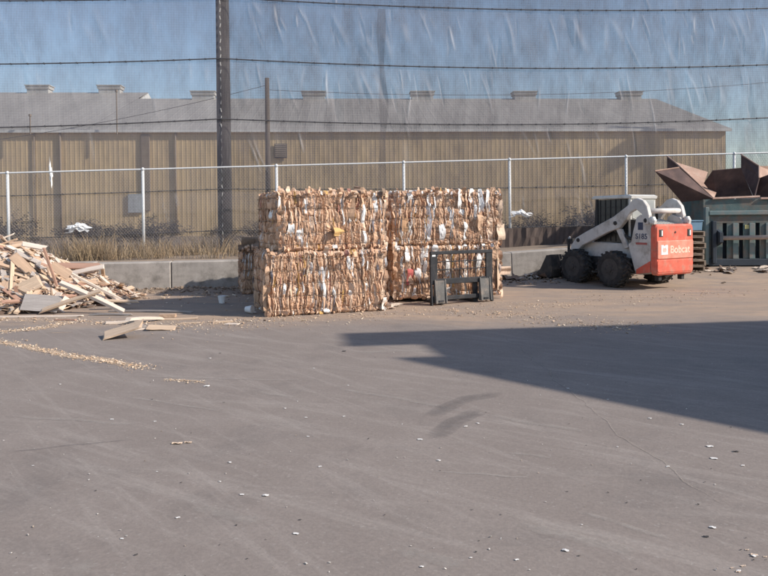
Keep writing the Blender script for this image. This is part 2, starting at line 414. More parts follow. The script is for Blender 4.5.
d = ray(224, 150); k = d.x / d.y; xp = k * 20.0 / (1 - 0.105 * k)
POLEX = [xp - 17.2, xp, xp + 17.4, xp + 34.6]
CZ = [9.25, 7.60, 5.93, 4.28, 2.36, 1.22]         # cable heights at the poles
def cable_z(k, x):
    for a, b_ in zip(POLEX[:-1], POLEX[1:]):
        if a <= x <= b_:
            t = (x - a) / (b_ - a); return CZ[k] - (0.62 if k < 4 else 0.3) * 4 * t * (1 - t) * 0.35 + 0.012 * (x - xp) * (1 if k > 2 else 0.6)
    return CZ[k] + 0.012 * (x - xp)
nroot = empty('litter_net', (0, 19.75, 0.6), label='tall see-through litter net hung on cables behind the fence', cat='net')
def net_panel(x0, x1, dx, dz, seed, ncre, slack, m=None):
    rg = np.random.RandomState(seed); nx = int((x1 - x0) / dx) + 1; z0, z1 = 0.74, 9.24; nz_ = int((z1 - z0) / dz) + 1
    xs = np.linspace(x0, x1, nx); ts = np.linspace(0, 1, nz_)
    Xg, Tg = np.meshgrid(xs, ts)
    top = np.array([cable_z(0, x) for x in xs]); Zg = z0 + Tg * (top[None, :] - z0)
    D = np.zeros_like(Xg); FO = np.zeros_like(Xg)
    cz = [np.array([cable_z(k, x) for x in xs]) for k in range(6)]
    for k in range(5):                                        # bellying between the cables
        hi, lo = cz[k][None, :], cz[k+1][None, :]; t = np.clip((Zg - lo) / (hi - lo), 0, 1)
        D += np.sin(np.pi * t) * slack * (0.6 + 0.5 * np.sin(Xg * 0.55 + k * 1.3) + 0.25 * np.sin(Xg * 1.9 + k))
    for i in range(ncre):                                      # diagonal pull creases
        kb = rg.choice([0, 1, 2, 2, 2, 3], p=None) if False else rg.choice([0, 1, 2, 3, 4], p=[.10, .36, .40, .09, .05])
        cx = rg.uniform(x0 + .5, x1 - .4); zt = cable_z(kb, cx) - (rg.uniform(0.0, 0.25) if rg.rand() < .55 else rg.uniform(.1, .9))
        ln = rg.uniform(0.35, 1.25); lean = rg.normal(0.22, 0.16); amp = rg.uniform(0.008, 0.04) * (1.6 if rg.rand() < .2 else 1); sg = rg.uniform(0.016, 0.038) if i % 3 else rg.uniform(.05, .12)
        dzv = Zg - zt; along = -dzv / ln
        off = Xg - (cx + lean * (-dzv) + 0.02 * np.sin(dzv * 4 + i))
        env = np.where((along > 0) & (along < 1), np.sin(np.pi * np.clip(along, 0, 1)) ** 0.7, 0)
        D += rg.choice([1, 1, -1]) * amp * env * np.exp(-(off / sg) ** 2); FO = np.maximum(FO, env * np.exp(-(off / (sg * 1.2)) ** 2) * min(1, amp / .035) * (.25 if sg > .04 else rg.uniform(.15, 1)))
    D += 0.006 * np.sin(Xg * 11 + 3 * np.sin(Zg * 2)) * (0.3 + slack * 6)
    Yg = 19.75 + 0.105 * Xg - D
    V = np.stack([Xg, Yg - 19.75, Zg - 0.6], -1).reshape(-1, 3)
    idx = np.arange(nx * nz_).reshape(nz_, nx)
    F = np.stack([idx[:-1, :-1], idx[:-1, 1:], idx[1:, 1:], idx[1:, :-1]], -1).reshape(-1, 4)
    me = bpy.data.meshes.new('net_panel'); me.vertices.add(len(V)); me.vertices.foreach_set('co', V.ravel())
    me.loops.add(F.size); me.loops.foreach_set('vertex_index', F.ravel()); me.polygons.add(len(F))
    me.polygons.foreach_set('loop_start', np.arange(0, F.size, 4)); me.polygons.foreach_set('loop_total', np.full(len(F), 4))
    me.polygons.foreach_set('use_smooth', np.ones(len(F), bool)); me.update(calc_edges=True); me.materials.append(m or net_m)
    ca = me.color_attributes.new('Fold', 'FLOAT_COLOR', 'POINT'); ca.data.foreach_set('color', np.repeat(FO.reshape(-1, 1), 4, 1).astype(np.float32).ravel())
    return link('net_panel', me, nroot)
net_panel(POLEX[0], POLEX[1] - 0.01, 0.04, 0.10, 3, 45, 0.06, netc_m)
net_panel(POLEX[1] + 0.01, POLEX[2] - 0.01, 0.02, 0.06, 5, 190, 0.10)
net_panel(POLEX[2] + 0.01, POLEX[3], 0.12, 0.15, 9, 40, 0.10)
cable_m = mat('steel_cable', (0.07, 0.065, 0.07), 0.6, 0.2, 10)
for k in range(6):
    mb = MB(); pts = []
    for x in np.arange(POLEX[0], POLEX[3] + .01, 0.4): pts.append((x, net_y(x) - 19.75 - 0.035, cable_z(k, x) - 0.6))
    mb.tube(pts, 0.017 if k < 4 else 0.012, 5, cap=False)
    for x in np.arange(POLEX[0], POLEX[3], 0.42):              # hog rings lashing the net to the cable
        if -16 < x < 15:
            z = cable_z(k, x) - 0.6; mb.box((x - .014, net_y(x) - 19.75 - .058, z - .022), (x + .014, net_y(x) - 19.75 - .012, z + .02))
    mb.build('cable', cable_m, nroot)
# overlapped seam of double netting
d = ray(383, 150); k_ = d.x / d.y; sxm = k_ * 19.9 / (1 - 0.105 * k_)
mb = MB(); V = []
zs = np.linspace(0.8, 7.4, 40)
for z in zs:
    w = 0.10 + 0.03 * math.sin(z * 3)
    for u in (-1, 1): V.append((sxm + u * w + 0.03 * math.sin(z * 1.7), net_y(sxm) - 19.75 + 0.03, z - 0.6))
mb.add(V, [(2*i, 2*i+1, 2*i+3, 2*i+2) for i in range(len(zs)-1)]); mb.build('seam', net2_m, nroot)
# dark skirt fabric along the foot of the net
skirt_m = mat('skirt_fabric', (0.10, 0.075, 0.065), 0.95, 0.3, 3, bump=0.2, stretch=(4, 1, 0.5))
mb = MB(); V = []; xs_ = np.arange(2.0, 8.6, 0.12)
for x in xs_:
    y = fence_y(x) - 19.0 - 0.10 + 0.02 * math.sin(x * 9); z0 = ground_z(x, fence_y(x)) - 0.65 - 0.03
    for z in (z0, 0.5 * (z0 + cable_z(5, x) - .65), cable_z(5, x) - 0.65): V.append((x, y + 0.02 * math.sin(x * 23 + z * 5), z))
mb.add(V, [f for i in range(len(xs_)-1) for f in ((3*i, 3*i+3, 3*i+4, 3*i+1), (3*i+1, 3*i+4, 3*i+5, 3*i+2))]); mb.build('windscreen', skirt_m, root)
# poles
pole_m = mat('weathered_pole', (0.24, 0.225, 0.215), 0.9, 0.35, 6, bump=0.5, bscale=20, stretch=(3, 3, 0.25), col2=(0.13, 0.12, 0.12), c2scale=4, c2lo=.45, c2hi=.65)
lace_m = mat('lacing_rope', (0.55, 0.53, 0.50), 0.8, 0.1, 10)
for i, x in enumerate(POLEX[:3]):
    y = net_y(x) + 0.27; zb_ = ground_z(x, y) - 0.3
    pr = empty('net_pole', (x, y, zb_ + 0.3), label=['weathered round pole holding the net, beyond the left edge', 'tall weathered grey pole holding the litter net, left of the bales', 'weathered round pole holding the net, beyond the right edge'][i], cat='pole', group='poles carrying the litter net')
    mb = MB(); mb.tube([(0, 0, -0.3), (0, 0, 4), (0, 0, 9.9 - zb_)], [0.205, 0.195, 0.175], 16); mb.build('shaft', pole_m, pr, smooth=True)
    mb = MB(); mb.tube([(0, 0, 9.9 - zb_), (0, 0, 9.93 - zb_)], [0.19, 0.12], 16); mb.build('cap', cable_m, pr, smooth=True)
for x in POLEX[1:3]:                                            # rope lacing of the two net panels in front of each pole
    mb = MB(); z = 0.9; s = 1
    while z < 9.2:
        y = net_y(x) - 19.75
        mb.tube([(x - 0.008 * s, y - 0.03, z - 0.6), (x + 0.012 * s, y - 0.034, z + 0.10 - 0.6)], 0.011, 4)
        z += 0.21; s = -s
    tag(mb.build('lacing', lace_m, nroot), kind='stuff')

# ------------------------------------------------------------------ warehouse across the way
wall_m = mat('tan_sheet_metal', (0.64, 0.48, 0.28), 0.6, 0.10, 1.2, stretch=(1, 1, .12), col2=(0.48, 0.36, 0.22), c2scale=.9, c2lo=.48, c2hi=.75)
roof_m = mat('grey_roof_metal', (0.39, 0.365, 0.335), 0.8, 0.12, 0.8, stretch=(1.5, .3, 1), col2=(0.33, 0.31, 0.285), c2scale=.4)
white_m = mat('white_painted_metal', (0.74, 0.73, 0.70), 0.5, 0.06, 3)
dkw_m = mat('dark_louvre', (0.09, 0.085, 0.085), 0.6, 0.1, 5)
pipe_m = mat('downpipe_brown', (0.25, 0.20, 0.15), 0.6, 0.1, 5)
WZ = 0.72; phi = math.atan(2.0 / 37.2)
wh = empty('warehouse', (18.1, 37.0, WZ), phi, label='long tan metal-clad warehouse with grey roof behind the net', cat='warehouse')
EZ, RZ, HW, LW = 5.3, 8.35, 9.0, 47.0
def ribbed(x0, x1, z0, z1, y0, pitch=0.24, d=0.008):
    mb = MB(); V = []; x = x0
    while x < x1:
        for (dx, dy) in ((0, 0), (.58, 0), (.68, -1), (.90, -1)): 
            if x + dx * pitch <= x1: V += [(x + dx*pitch, y0 + dy*d, z0), (x + dx*pitch, y0 + dy*d, z1)]
        x += pitch
    m = len(V) // 2
    mb.add(V, [(2*i, 2*i+2, 2*i+3, 2*i+1) for i in range(m-1)]); return mb
ribbed(-LW, 0, -0.3, EZ, 0).build('front_wall', wall_m, wh)
mb = MB(); mb.prism([(0.06, -0.3), (HW*2, -0.3), (HW*2, EZ), (HW, RZ - 0.12), (0.06, EZ)], -0.02, -0.12, axis='x'); mb.build('gable_wall', wall_m, wh)
sl = (RZ - EZ) / HW
def roofplane(x0, x1, y0, y1, nm='roof'):
    mb = MB(); V = []; x = x0
    while x <= x1 + 1e-6:
        for (dx, dz) in ((0, 0), (.40, 0), (.43, .006), (.47, .006)):
            xx = x + dx
            if xx <= x1: V += [(xx, y0, EZ + y0*sl + dz), (xx, y1, EZ + y1*sl + dz)]
        x += 0.5
    V += [(x1, y0, EZ + y0*sl), (x1, y1, EZ + y1*sl)]
    m = len(V)//2; mb.add(V, [(2*i, 2*i+2, 2*i+3, 2*i+1) for i in range(m-1)]); return mb
XH = -33.1                                                       # the taller part lies left of here
rf = roofplane(XH + .03, 0.25, -0.06, HW).build('roof', roof_m, wh)
mb = MB(); mb.add([(XH, HW, RZ), (0.25, HW, RZ), (0.25, HW*2+.3, EZ-.1), (XH, HW*2+.3, EZ-.1)], [(0, 1, 2, 3)]); mb.build('back_roof', roof_m, wh)
HR = 2.3
rf2 = roofplane(-LW - .2, XH + 0.02, -0.06, HW + HR).build('roof', roof_m, wh)
mb = MB(); mb.add([(-LW, HW+HR, RZ+HR*sl), (XH, HW+HR, RZ+HR*sl), (XH, HW*2+HR*2, EZ), (-LW, HW*2+HR*2, EZ)], [(0, 1, 2, 3)]); mb.build('back_roof', roof_m, wh)
mb = MB(); mb.prism([(HW, RZ - .2), (HW + HR, RZ + HR*sl - 0.05), (HW*2+HR*2 - .6, EZ), (HW*2, EZ - .3)], XH - 0.1, XH + 0.03, axis='x'); mb.build('gable_wall', white_m, wh)
mb = MB(); mb.box((-LW, -0.19, EZ - 0.16), (0.2, -0.065, EZ - 0.03)); mb.build('gutter', white_m, wh)
def wl(px, py):                                                  # photograph pixel to the wall's own (x, z)
    d_ = ray(px, py); n_ = Vector((-math.sin(phi), math.cos(phi), 0)); o_ = Vector((18.1, 37.0, 0)) - Vector((0, 0, CAMH))
    t = o_.dot(n_) / d_.dot(n_); p = Vector((0, 0, CAMH)) + d_ * t - Vector((18.1, 37.0, WZ))
    return p.x * math.cos(phi) + p.y * math.sin(phi), p.z
vent_mb = MB(); vent_mb.box((-.75, -.42, 0.06), (.75, .42, 0.26)); vent_mb.box((-.80, -.48, .26), (.80, .48, .31)); vent_mb.box((-.68, -.36, -.3), (.68, .36, .06))
vme = vent_mb.mesh('roof_vent', mat('dull_vent_metal', (.52, .51, .49), .6, .15, 2, col2=(.40, .37, .33), c2scale=1.5))
for i, px in enumerate((40, 111, 204, 314, 422, 524, 629)):
    # on the ridge line
    y_ = HW if i > 1 else HW + HR; d_ = ray(px, 97); n_ = Vector((-math.sin(phi), math.cos(phi), 0))
    o_ = Vector((18.1, 37.0, 0)) + n_ * y_; t = o_.dot(n_) / d_.dot(n_); p = d_ * t - o_
    link('roof_vent', vme, rf if i > 1 else rf2, ((p.x*math.cos(phi) + p.y*math.sin(phi)), y_, EZ + y_*sl + .12))
for px, w in ((61, .10), (176, .09), (35, .06)):  # the first pipe stands in for a utility pole's shadow on the wall
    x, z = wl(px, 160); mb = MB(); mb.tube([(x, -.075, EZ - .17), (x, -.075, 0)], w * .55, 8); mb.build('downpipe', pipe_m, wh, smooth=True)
x, z = wl(281, 151); mb = MB(); mb.box((x - .32, -.14, z - .36), (x + .32, -.06, z + .36)); lv = mb.build('wall_louvre', dkw_m, wh)
for k in range(7):
    mb = MB(); zz = z - .30 + k * .095; mb.plate([(x - .29, -.17, zz), (x + .29, -.17, zz), (x + .29, -.145, zz + .07), (x - .29, -.145, zz + .07)], .012); mb.build('slat', pipe_m, lv)
x, z = wl(146, 160); mb = MB(); mb.box((x - .22, -.10, 1.2), (x + .22, -.02, EZ - .25), bev=.02); mb.build('duct', pipe_m, wh)  # brown box standing in for a net pole's wide shadow on the wall
for px, y1 in ((120, 93), (35, 117)):
    x, z1 = wl(px, y1); mb = MB(); mb.tube([(x, -.55, EZ - .3), (x, -.55, z1)], .035, 6); mb.tube([(x, -.55, z1 - .05), (x, -.55, z1 + .06)], .07, 6); mb.build('vent_stack', pipe_m, wh)
for px, py in ((136, 203),):
    x, z = wl(px, py); mb = MB(); mb.box((x - .38, -.10, z - .5), (x + .38, -.02, z + .45), bev=.02); mb.build('meter_cabinet', mat('pale_cabinet', (.42, .45, .47), .6), wh)
    
# ------------------------------------------------------------------ utility poles and wires
wood_pole = mat('creosote_pole', (0.14, 0.115, 0.095), 0.9, 0.3, 5, stretch=(3, 3, .3))
steel_m = mat('grey_transformer', (0.20, 0.20, 0.21), 0.5, 0.1, 5)
def utility_pole(x, y, top, r, label, cans=True):
    z0 = ground_z(x, y); pr = empty('utility_pole', (x, y, z0), 0.1, label=label, cat='utility pole', group='utility poles beyond the net')
    mb = MB(); mb.tube([(0, 0, -.4), (0, 0, top - z0)], [r, r * .72], 10); mb.build('shaft', wood_pole, pr, smooth=True)
    if cans:
        mb = MB(); mb.box((-1.2, -.06, top - z0 - .9), (1.2, .06, top - z0 - .76)); ca = mb.build('crossarm', wood_pole, pr)
        for u in (-1.05, -.45, .45, 1.05):
            mb = MB(); mb.tube([(u, 0, top - z0 - .76), (u, 0, top - z0 - .62), (u, 0, top - z0 - .56)], [.05, .06, .03], 8); mb.build('insulator', steel_m, ca)
        for u in (-.55, .55):
            mb = MB(); mb.tube([(u, -.25, top - z0 - 2.6), (u, -.25, top - z0 - 1.7), (u, -.25, top - z0 - 1.62)], [.3, .3, .15], 12); mb.build('transformer', steel_m, pr, smooth=False)
            mb = MB(); mb.box((min(0, u), -.2, top - z0 - 2.2), (max(0, u), -.1, top - z0 - 2.1)); mb.build('bracket', steel_m, pr)
    return pr
u1 = PY(267, 78, 30.0)
utility_pole(u1.x, 30.0, u1.z, .13, 'slim dark utility pole seen through the net left of the bales', cans=False)
utility_pole(21.6, 34.7, 12.6, .16, 'tall utility pole with twin transformers, beyond the right edge')
for (a, b_, sag, lab) in (((u1.x, 30.0, u1.z - .3), (-26.0, 33.0, 4.6), .5, 'thin overhead wire from the slim utility pole down to the left'),
                     ((u1.x, 30.0, u1.z - .5), (21.6, 34.6, 8.2), .5, 'thin overhead wire from the slim utility pole out to the right')):
    mb = MB(); a = Vector(a); b_ = Vector(b_); mb.tube([a.lerp(b_, t) - Vector((0, 0, sag*4*t*(1-t))) for t in np.linspace(0, 1, 25)], .012, 4, cap=False)
    tag(mb.build('overhead_wire', cable_m), lab, 'wire', 'overhead wires')

# ------------------------------------------------------------------ distant hill at right
hill_m = mat('far_hillside', (0.10, 0.105, 0.095), 1.0, 0.3, .05)
mb = MB(); V = []; nx_ = 40
for j in range(8):
    for i in range(nx_):
        x = 40 + i * 6.0; y = 170 + j * 25; hgt = 1 + (14 + 7 * noise.noise(Vector((i * .23, j * .3, 5)))) * math.sin(math.pi * (j / 7)) * sstep(0, 14, i)
        V.append((x, y, hgt))
mb.add(V, [(j*nx_+i, j*nx_+i+1, (j+1)*nx_+i+1, (j+1)*nx_+i) for j in range(7) for i in range(nx_-1)])
tag(mb.build('hill', hill_m, smooth=True), kind='structure')

# ------------------------------------------------------------------ dry grass and shrubs on the bank
grass_m = mat('dry_grass', (1, 1, 1), 0.95, 0.15, 20, vcol=True)
def grass(name, cnt, fn, hmin, hmax, seed):
    rg = random.Random(seed); mb = MB()
    for i in range(cnt):
        x, y = fn(rg)
        if noise.noise(Vector((x * .8, y * .8, 1))) < rg.uniform(-.25, .40): continue
        z = ground_z(x, y) - .01; h = rg.uniform(hmin, hmax) * (.45 + .9 * max(0, .5 + noise.noise(Vector((x * 1.4, y * 1.4, 4))))); a = rg.uniform(0, 6.28); w = rg.uniform(.0025, .006)
        lx, ly = rg.gauss(-.05, .38) * h, rg.gauss(0, .35) * h; ux, uy = math.cos(a) * w, math.sin(a) * w
        c = rg.choice([(.30, .215, .13), (.36, .27, .17), (.22, .165, .11), (.17, .135, .10), (.27, .19, .12)])
        mb.add([(x-ux, y-uy, z), (x+ux, y+uy, z), (x+ux*.8+lx*.4, y+uy*.8+ly*.4, z+h*.6), (x-ux*.8+lx*.4, y-uy*.8+ly*.4, z+h*.6), (x+lx, y+ly, z+h*.97)], [(0, 1, 2, 3), (3, 2, 4)], c)
    return tag(mb.build(name, grass_m), kind='stuff')
grass('dry_grass', 22000, lambda r: (lambda x: (x, wall_y(x) + .62 + abs(r.gauss(.5, 1.6)) * (.6 + .8 * r.random())))(r.uniform(-12.5, -2.5)), .15, .62, 1)
grass('dry_grass', 1500, lambda r: (lambda x: (x, wall_y(x) + .6 + abs(r.gauss(0, .8))))(r.uniform(-2.5, 2.0)), .06, .25, 2)
shrub_m = mat('bare_shrub', (1, 1, 1), 0.95, 0.2, 8, vcol=True)
def shrub_mesh(seed):
    rg = random.Random(seed); mb = MB()
    def br(p, d, l, r, lev):
        q = p + d * l; mb.tube([p, p.lerp(q, .5) + Vector((rg.gauss(0, .03), rg.gauss(0, .03), 0)) * l, q], [r, r*.8, r*.6], 3, (.14, .11, .09), cap=False)
        if lev == 0:
            for k in range(5):
                c = q + Vector((rg.gauss(0, .06), rg.gauss(0, .06), rg.gauss(0, .06))); u = Vector((rg.gauss(0, 1), rg.gauss(0, 1), rg.gauss(0, 1))).normalized() * .03; v = u.orthogonal().normalized() * .02
                mb.add([c-u, c+v, c+u, c-v], [(0, 1, 2, 3)], rg.choice([(.15, .12, .10), (.12, .10, .09), (.17, .13, .09)]))
            return
        for k in range(rg.choice((3, 3, 4))):
            nd = (d + Vector((rg.gauss(0, .55), rg.gauss(0, .55), rg.gauss(.05, .35)))).normalized(); br(p.lerp(q, rg.uniform(.45, 1)), nd, l * rg.uniform(.55, .8), r * .6, lev - 1)
    for k in range(7):
        br(Vector((rg.gauss(0, .15), rg.gauss(0, .15), 0)), Vector((rg.gauss(0, .45), rg.gauss(0, .45), 1)).normalized(), rg.uniform(.40, .6), .016, 3)
    return mb.mesh('bare_shrub', shrub_m)
sm = [shrub_mesh(s) for s in (11, 12, 13)]
rg = random.Random(4); spots = []
for k in range(13): spots.append((-15.2 + k * 1.35 + rg.uniform(-.3, .3), rg.uniform(22.5, 26)))
for k in range(4): spots.append((3.6 + k * 1.5 + rg.uniform(-.3, .3), rg.uniform(22, 24.5)))
for i, (x, y) in enumerate(spots):
    s_ = rg.uniform(.6, .95)
    o = link('bare_shrub', sm[i % 3], None, (x, y, ground_z(x, y) - .03), (0, 0, rg.uniform(0, 6.28)), (s_ * 1.7, s_ * 1.5, s_))
    tag(o, 'dark bare shrub behind the net ' + ('left of the bale stacks' if x < 0 else 'right of the bale stacks'), 'shrub', 'bare shrubs behind the net')

# ------------------------------------------------------------------ tin shed off to the right whose roof throws the big shadow
tin_m = mat('tin_sheet', (0.35, 0.35, 0.35), 0.5, 0.2, 3)
cot = 1 / math.tan(R(SUN_EL)); SH = Vector((math.cos(R(SUN_AZ)), -math.sin(R(SUN_AZ)), 0))
Za = 5.2
al = (G(768, 320) - G(400, 331)); al.z = 0; al.normalize(); pr_ = Vector((al.y, -al.x, 0))
def caster(px, py, z): return G(px, py) + SH * (z * cot) + Vector((0, 0, z))     # the point at height z whose shadow falls on that spot
A = caster(341, 333, Za)
qd = (G(768, 432) - G(400, 358)).normalized()
sh_ = SH * cot; num = pr_.x * qd.y - pr_.y * qd.x; den = sh_.x * qd.y - sh_.y * qd.x; pitch = -num / den
W_ = 4.6; shed = empty('lean_to_shed', (A.x, A.y, 0), math.atan2(al.y, al.x), label='steep tin lean-to shed beyond the right edge, throwing the big shadow', cat='shed')
def lc(p): d_ = p - Vector((A.x, A.y, 0)); return d_.x*al.x + d_.y*al.y, -(d_.x*pr_.x + d_.y*pr_.y)
Zr = 4.9; rx, ry = lc(caster(394, 357.5, Zr)); bx, by = lc(caster(341, 346, Za)); wx, wy_ = lc(caster(440, 351, Zr - .1))
def rib_roof():
    mb = MB(); V = []; x = rx
    while x < 12:
        for dx, dz in ((0, 0), (.12, 0), (.15, .03), (.2, .03)): V += [(x+dx, ry, Zr + dz), (x+dx, ry - W_, Zr - pitch*W_ + dz)]
        x += .23
    m = len(V)//2; mb.add(V, [(2*i, 2*i+1, 2*i+3, 2*i+2) for i in range(m-1)]); return mb
rib_roof().build('roof', tin_m, shed)
mb = MB(); mb.box((0, by, Za - .05), (12, 0, Za)); mb.build('ridge_canopy', tin_m, shed)
mb = MB(); mb.prism([(by * .6, 0), (ry - W_ + .1, 0), (ry - W_ + .1, Zr - pitch*(W_-.1) - .06), (ry - .02, Zr - .06), (by * .6, Zr)], wx, wx + .06, axis='x'); mb.build('end_wall', tin_m, shed)
mb = MB(); mb.box((wx + .08, by * .6 - .04, 0), (11.9, by * .6, Za - .07)); mb.build('back_wall', tin_m, shed)
for x in (rx + .1, 4, 8, 11.8):
    mb = MB(); mb.box((x, ry - W_ + .1, 0), (x + .15, ry - W_ + .25, Zr - pitch*(W_ - .12) - .1)); mb.build('post', wood_pole, shed)

# ------------------------------------------------------------------ cardboard bales
card_m = mat('crushed_cardboard', (1, 1, 1), 0.88, 0.16, 14, vcol=True, bump=0.25, bscale=60, stretch=(1, 1, .5))
core_m = mat('cardboard_core', (0.13, 0.085, 0.06), 0.95, 0.3, 20)
paper_m = mat('white_paper', (0.76, 0.74, 0.72), 0.7, 0.10, 12, bump=0.3, bscale=30)
bwire_m = mat('baling_wire', (0.12, 0.09, 0.07), 0.5, 0.1, 10)
PAL = [(.54, .345, .225), (.59, .38, .255), (.49, .30, .195), (.62, .42, .295), (.52, .33, .215), (.57, .365, .24), (.67, .48, .35), (.43, .26, .17)]
WHT = [(.80, .78, .75), (.72, .69, .66), (.66, .62, .60)]
ODD = [(.50, .30, .11), (.30, .24, .22), (.38, .18, .14), (.58, .47, .36), (.22, .20, .22)]
def flake(mb, rg, O, U, V, N, u, v, w, h, d0, col, nv=6, nu=2, tw=None, bow=0.02, wob=0.012, tuck=0.03, tp=.35, rag=.18):
    tw = rg.gauss(0, .55) if tw is None else tw; ph = rg.uniform(0, 6.28); ph2 = rg.uniform(0, 6.28); fq = rg.uniform(6, 18); vs = []
    top = rg.uniform(-1, 1) * .5
    for j in range(nv + 1):
        t = j / nv; vv = v + (t - .5) * h; e = abs(2*t - 1)
        ww = w * (1 - tp * e ** 3) * (1 + rag * math.sin(ph2 + t * 9)); cu = u + wob * math.sin(ph + vv * fq) + top * .03 * (t - .5)
        dd = d0 + bow * (1 - e*e) * math.sin(ph + t * 4) - tuck * e ** 4
        for i in range(nu + 1):
            s = i / nu - .5; q = dd + s * ww * tw + (.35 * ww * (.25 - s*s)) * math.sin(ph2) + rg.gauss(0, .0025)
            vs.append(O + U * (cu + s * ww) + V * vv + N * q)
    n = nu + 1
    mb.add(vs, [(j*n+i, j*n+i+1, (j+1)*n+i+1, (j+1)*n+i) for j in range(nv) for i in range(nu)], col)
def pick(rg, wfrac):
    r = rg.random(); c = rg.choice(WHT) if r < wfrac else (rg.choice(ODD) if r < wfrac + .05 else rg.choice(PAL)); k = rg.uniform(.84, 1.12)
    return tuple(min(1, x * k) for x in c)
def make_bale(loc_, rz, L, D, H, seed, label, whites=(), flaps=(), wfrac=.055, faces='FBLRT', curls=1.0, fine=1.0):
    rg = random.Random(seed); root = empty('cardboard_bale', loc_, rz, label, 'bale', 'wired cardboard bales')
    X, Y, Z = Vector((1, 0, 0)), Vector((0, 1, 0)), Vector((0, 0, 1)); O0 = Vector((0, 0, 0))
    # core
    mb = MB(); mb.box((.07, .07, 0.0), (L - .07, D - .07, H - .07)); mb.build('core', core_m, root)
    wires = [H * (k + .5) / 5 + rg.uniform(-.012, .012) for k in range(5)]
    mb = MB()
    nr = np.random.RandomState(seed)
    def face(O, U, V, N, a, b_, st, vert=True, wmul=1.0):
        """pressed sheets seen edge-on: wavering vertical layers broken into pieces, each with its own depth, tilt and colour"""
        nu, nv = int(a / st) + 1, int(b_ / st) + 1
        uu, vv = np.meshgrid(np.linspace(0, a, nu), np.linspace(0, b_, nv))
        ph = nr.uniform(0, 6.28, 12)
        wu = uu + .018*np.sin(vv*5.3 + uu*2.1 + ph[0]) + .010*np.sin(vv*13 + uu*7 + ph[1]) + .006*np.sin(vv*31 + uu*11 + ph[2])
        widths = np.where(nr.rand(400) < .10, nr.uniform(.06, .13, 400), nr.uniform(.012, .036, 400)) * wmul
        edges = np.concatenate([[-.15], -.15 + np.cumsum(widths)])
        ci = np.clip(np.searchsorted(edges, wu) - 1, 0, 399); w = widths[ci]; fr = (wu - edges[ci]) / w
        # pieces along each layer
        plen = np.where(nr.rand(400) < .2, nr.uniform(.12, .22, 400), nr.uniform(.22, .8, 400)); pph = nr.uniform(0, 10, 400)
        pv = (vv + .02*np.sin(uu*9 + ph[3]) + .012*np.sin(uu*37 + ph[4])) / plen[ci] + pph[ci]
        pi = np.floor(pv).astype(int); pf = pv - pi
        hid = (ci * 7919 + pi * 104729 + seed * 31) % 4096
        dep = nr.uniform(-.020, .010, 4096)[hid]; dep += np.where(nr.rand(4096) < .07, nr.uniform(.006, .02, 4096), 0)[hid]
        slope = nr.normal(.06, .33, 4096)[hid]; curv = nr.normal(0, .35, 4096)[hid]; lean = nr.normal(0, .05, 4096)[hid]
        d = dep + slope * (fr - .5) * np.minimum(w, .06) + curv * (.25 - (fr - .5)**2) * np.minimum(w, .07) + lean * (pf - .5) * plen[ci]
        ed = np.minimum(fr, 1 - fr) * w; d -= .026 * np.exp(-(ed / .004)**2) * nr.uniform(.1, 1, 4096)[hid]
        pe = np.minimum(pf, 1 - pf) * plen[ci]; d -= .022 * np.exp(-(pe / .008)**2)
        d += .0035*np.sin(vv*45 + 9*np.sin(uu*14) + dep*900) + .0015*np.sin(vv*110 + uu*43)
        if vert:
            d += .030 * np.abs(np.sin(np.pi * (vv / H * 5 - .5))) ** .6 - .022          # swollen between the tight wires
        rim = np.minimum(np.minimum(uu, a - uu), np.minimum(vv + (.02 if vert else 0), b_ - vv)); d -= .055 * np.exp(-(rim / .035)**2)
        # colours
        cols = np.array([pick(rg, wfrac) for _ in range(4096)]); col = cols[hid]
        P = np.array(O)[None, None] + uu[..., None]*np.array(U) + vv[..., None]*np.array(V) + d[..., None]*np.array(N)
        idx = np.arange(nu*nv).reshape(nv, nu); F = np.stack([idx[:-1, :-1], idx[:-1, 1:], idx[1:, 1:], idx[1:, :-1]], -1).reshape(-1, 4)
        base = len(mb.v); mb.v += list(map(tuple, P.reshape(-1, 3).tolist())); mb.c += list(map(tuple, col.reshape(-1, 3).tolist())); mb.f += list(map(tuple, (F + base).tolist())); mb.mi += [0]*len(F)
        for k in range(int(a * b_ * (85 if st < .01 else 60))):                                # loose bits standing out of the face
            u, v = rg.uniform(.02, a - .02), rg.uniform(.06, b_ - .06); h = rg.uniform(.08, .26)
            flake(mb, rg, O, U, V, N, u, v, rg.uniform(.008, .034), min(h * 1.7, 2*min(v, b_ - v)), rg.uniform(-.008, .016), pick(rg, wfrac * 1.3), nv=6, tw=rg.gauss(0, .35), bow=rg.uniform(.004, .02), tuck=.035)
    if 'F' in faces: face(O0, X, Z, -Y, L, H, .006 * fine)
    if 'B' in faces: face(Vector((L, D, 0)), -X, Z, Y, L, H, .03, wmul=1.7)
    if 'L' in faces: face(Vector((0, D, 0)), -Y, Z, -X, D, H, .012, wmul=1.7)
    if 'R' in faces: face(Vector((L, 0, 0)), Y, Z, X, D, H, .02, wmul=1.7)
    if 'T' in faces: face(Vector((0, 0, H)), X, Y, Z, L, D, .016, vert=False, wmul=1.4)
    # ragged fringe along the top and bottom edges, and the corners
    for k in range(int(70 * curls)):
        u = rg.uniform(0, L); flake(mb, rg, O0, X, (Z + Y * rg.uniform(-.3, .7)).normalized(), -Y, u, H + rg.uniform(-.04, .035), rg.uniform(.015, .08), rg.uniform(.06, .14), rg.uniform(-.06, .0), pick(rg, wfrac * 1.8), tw=rg.gauss(0, .5), bow=rg.uniform(.01, .04))
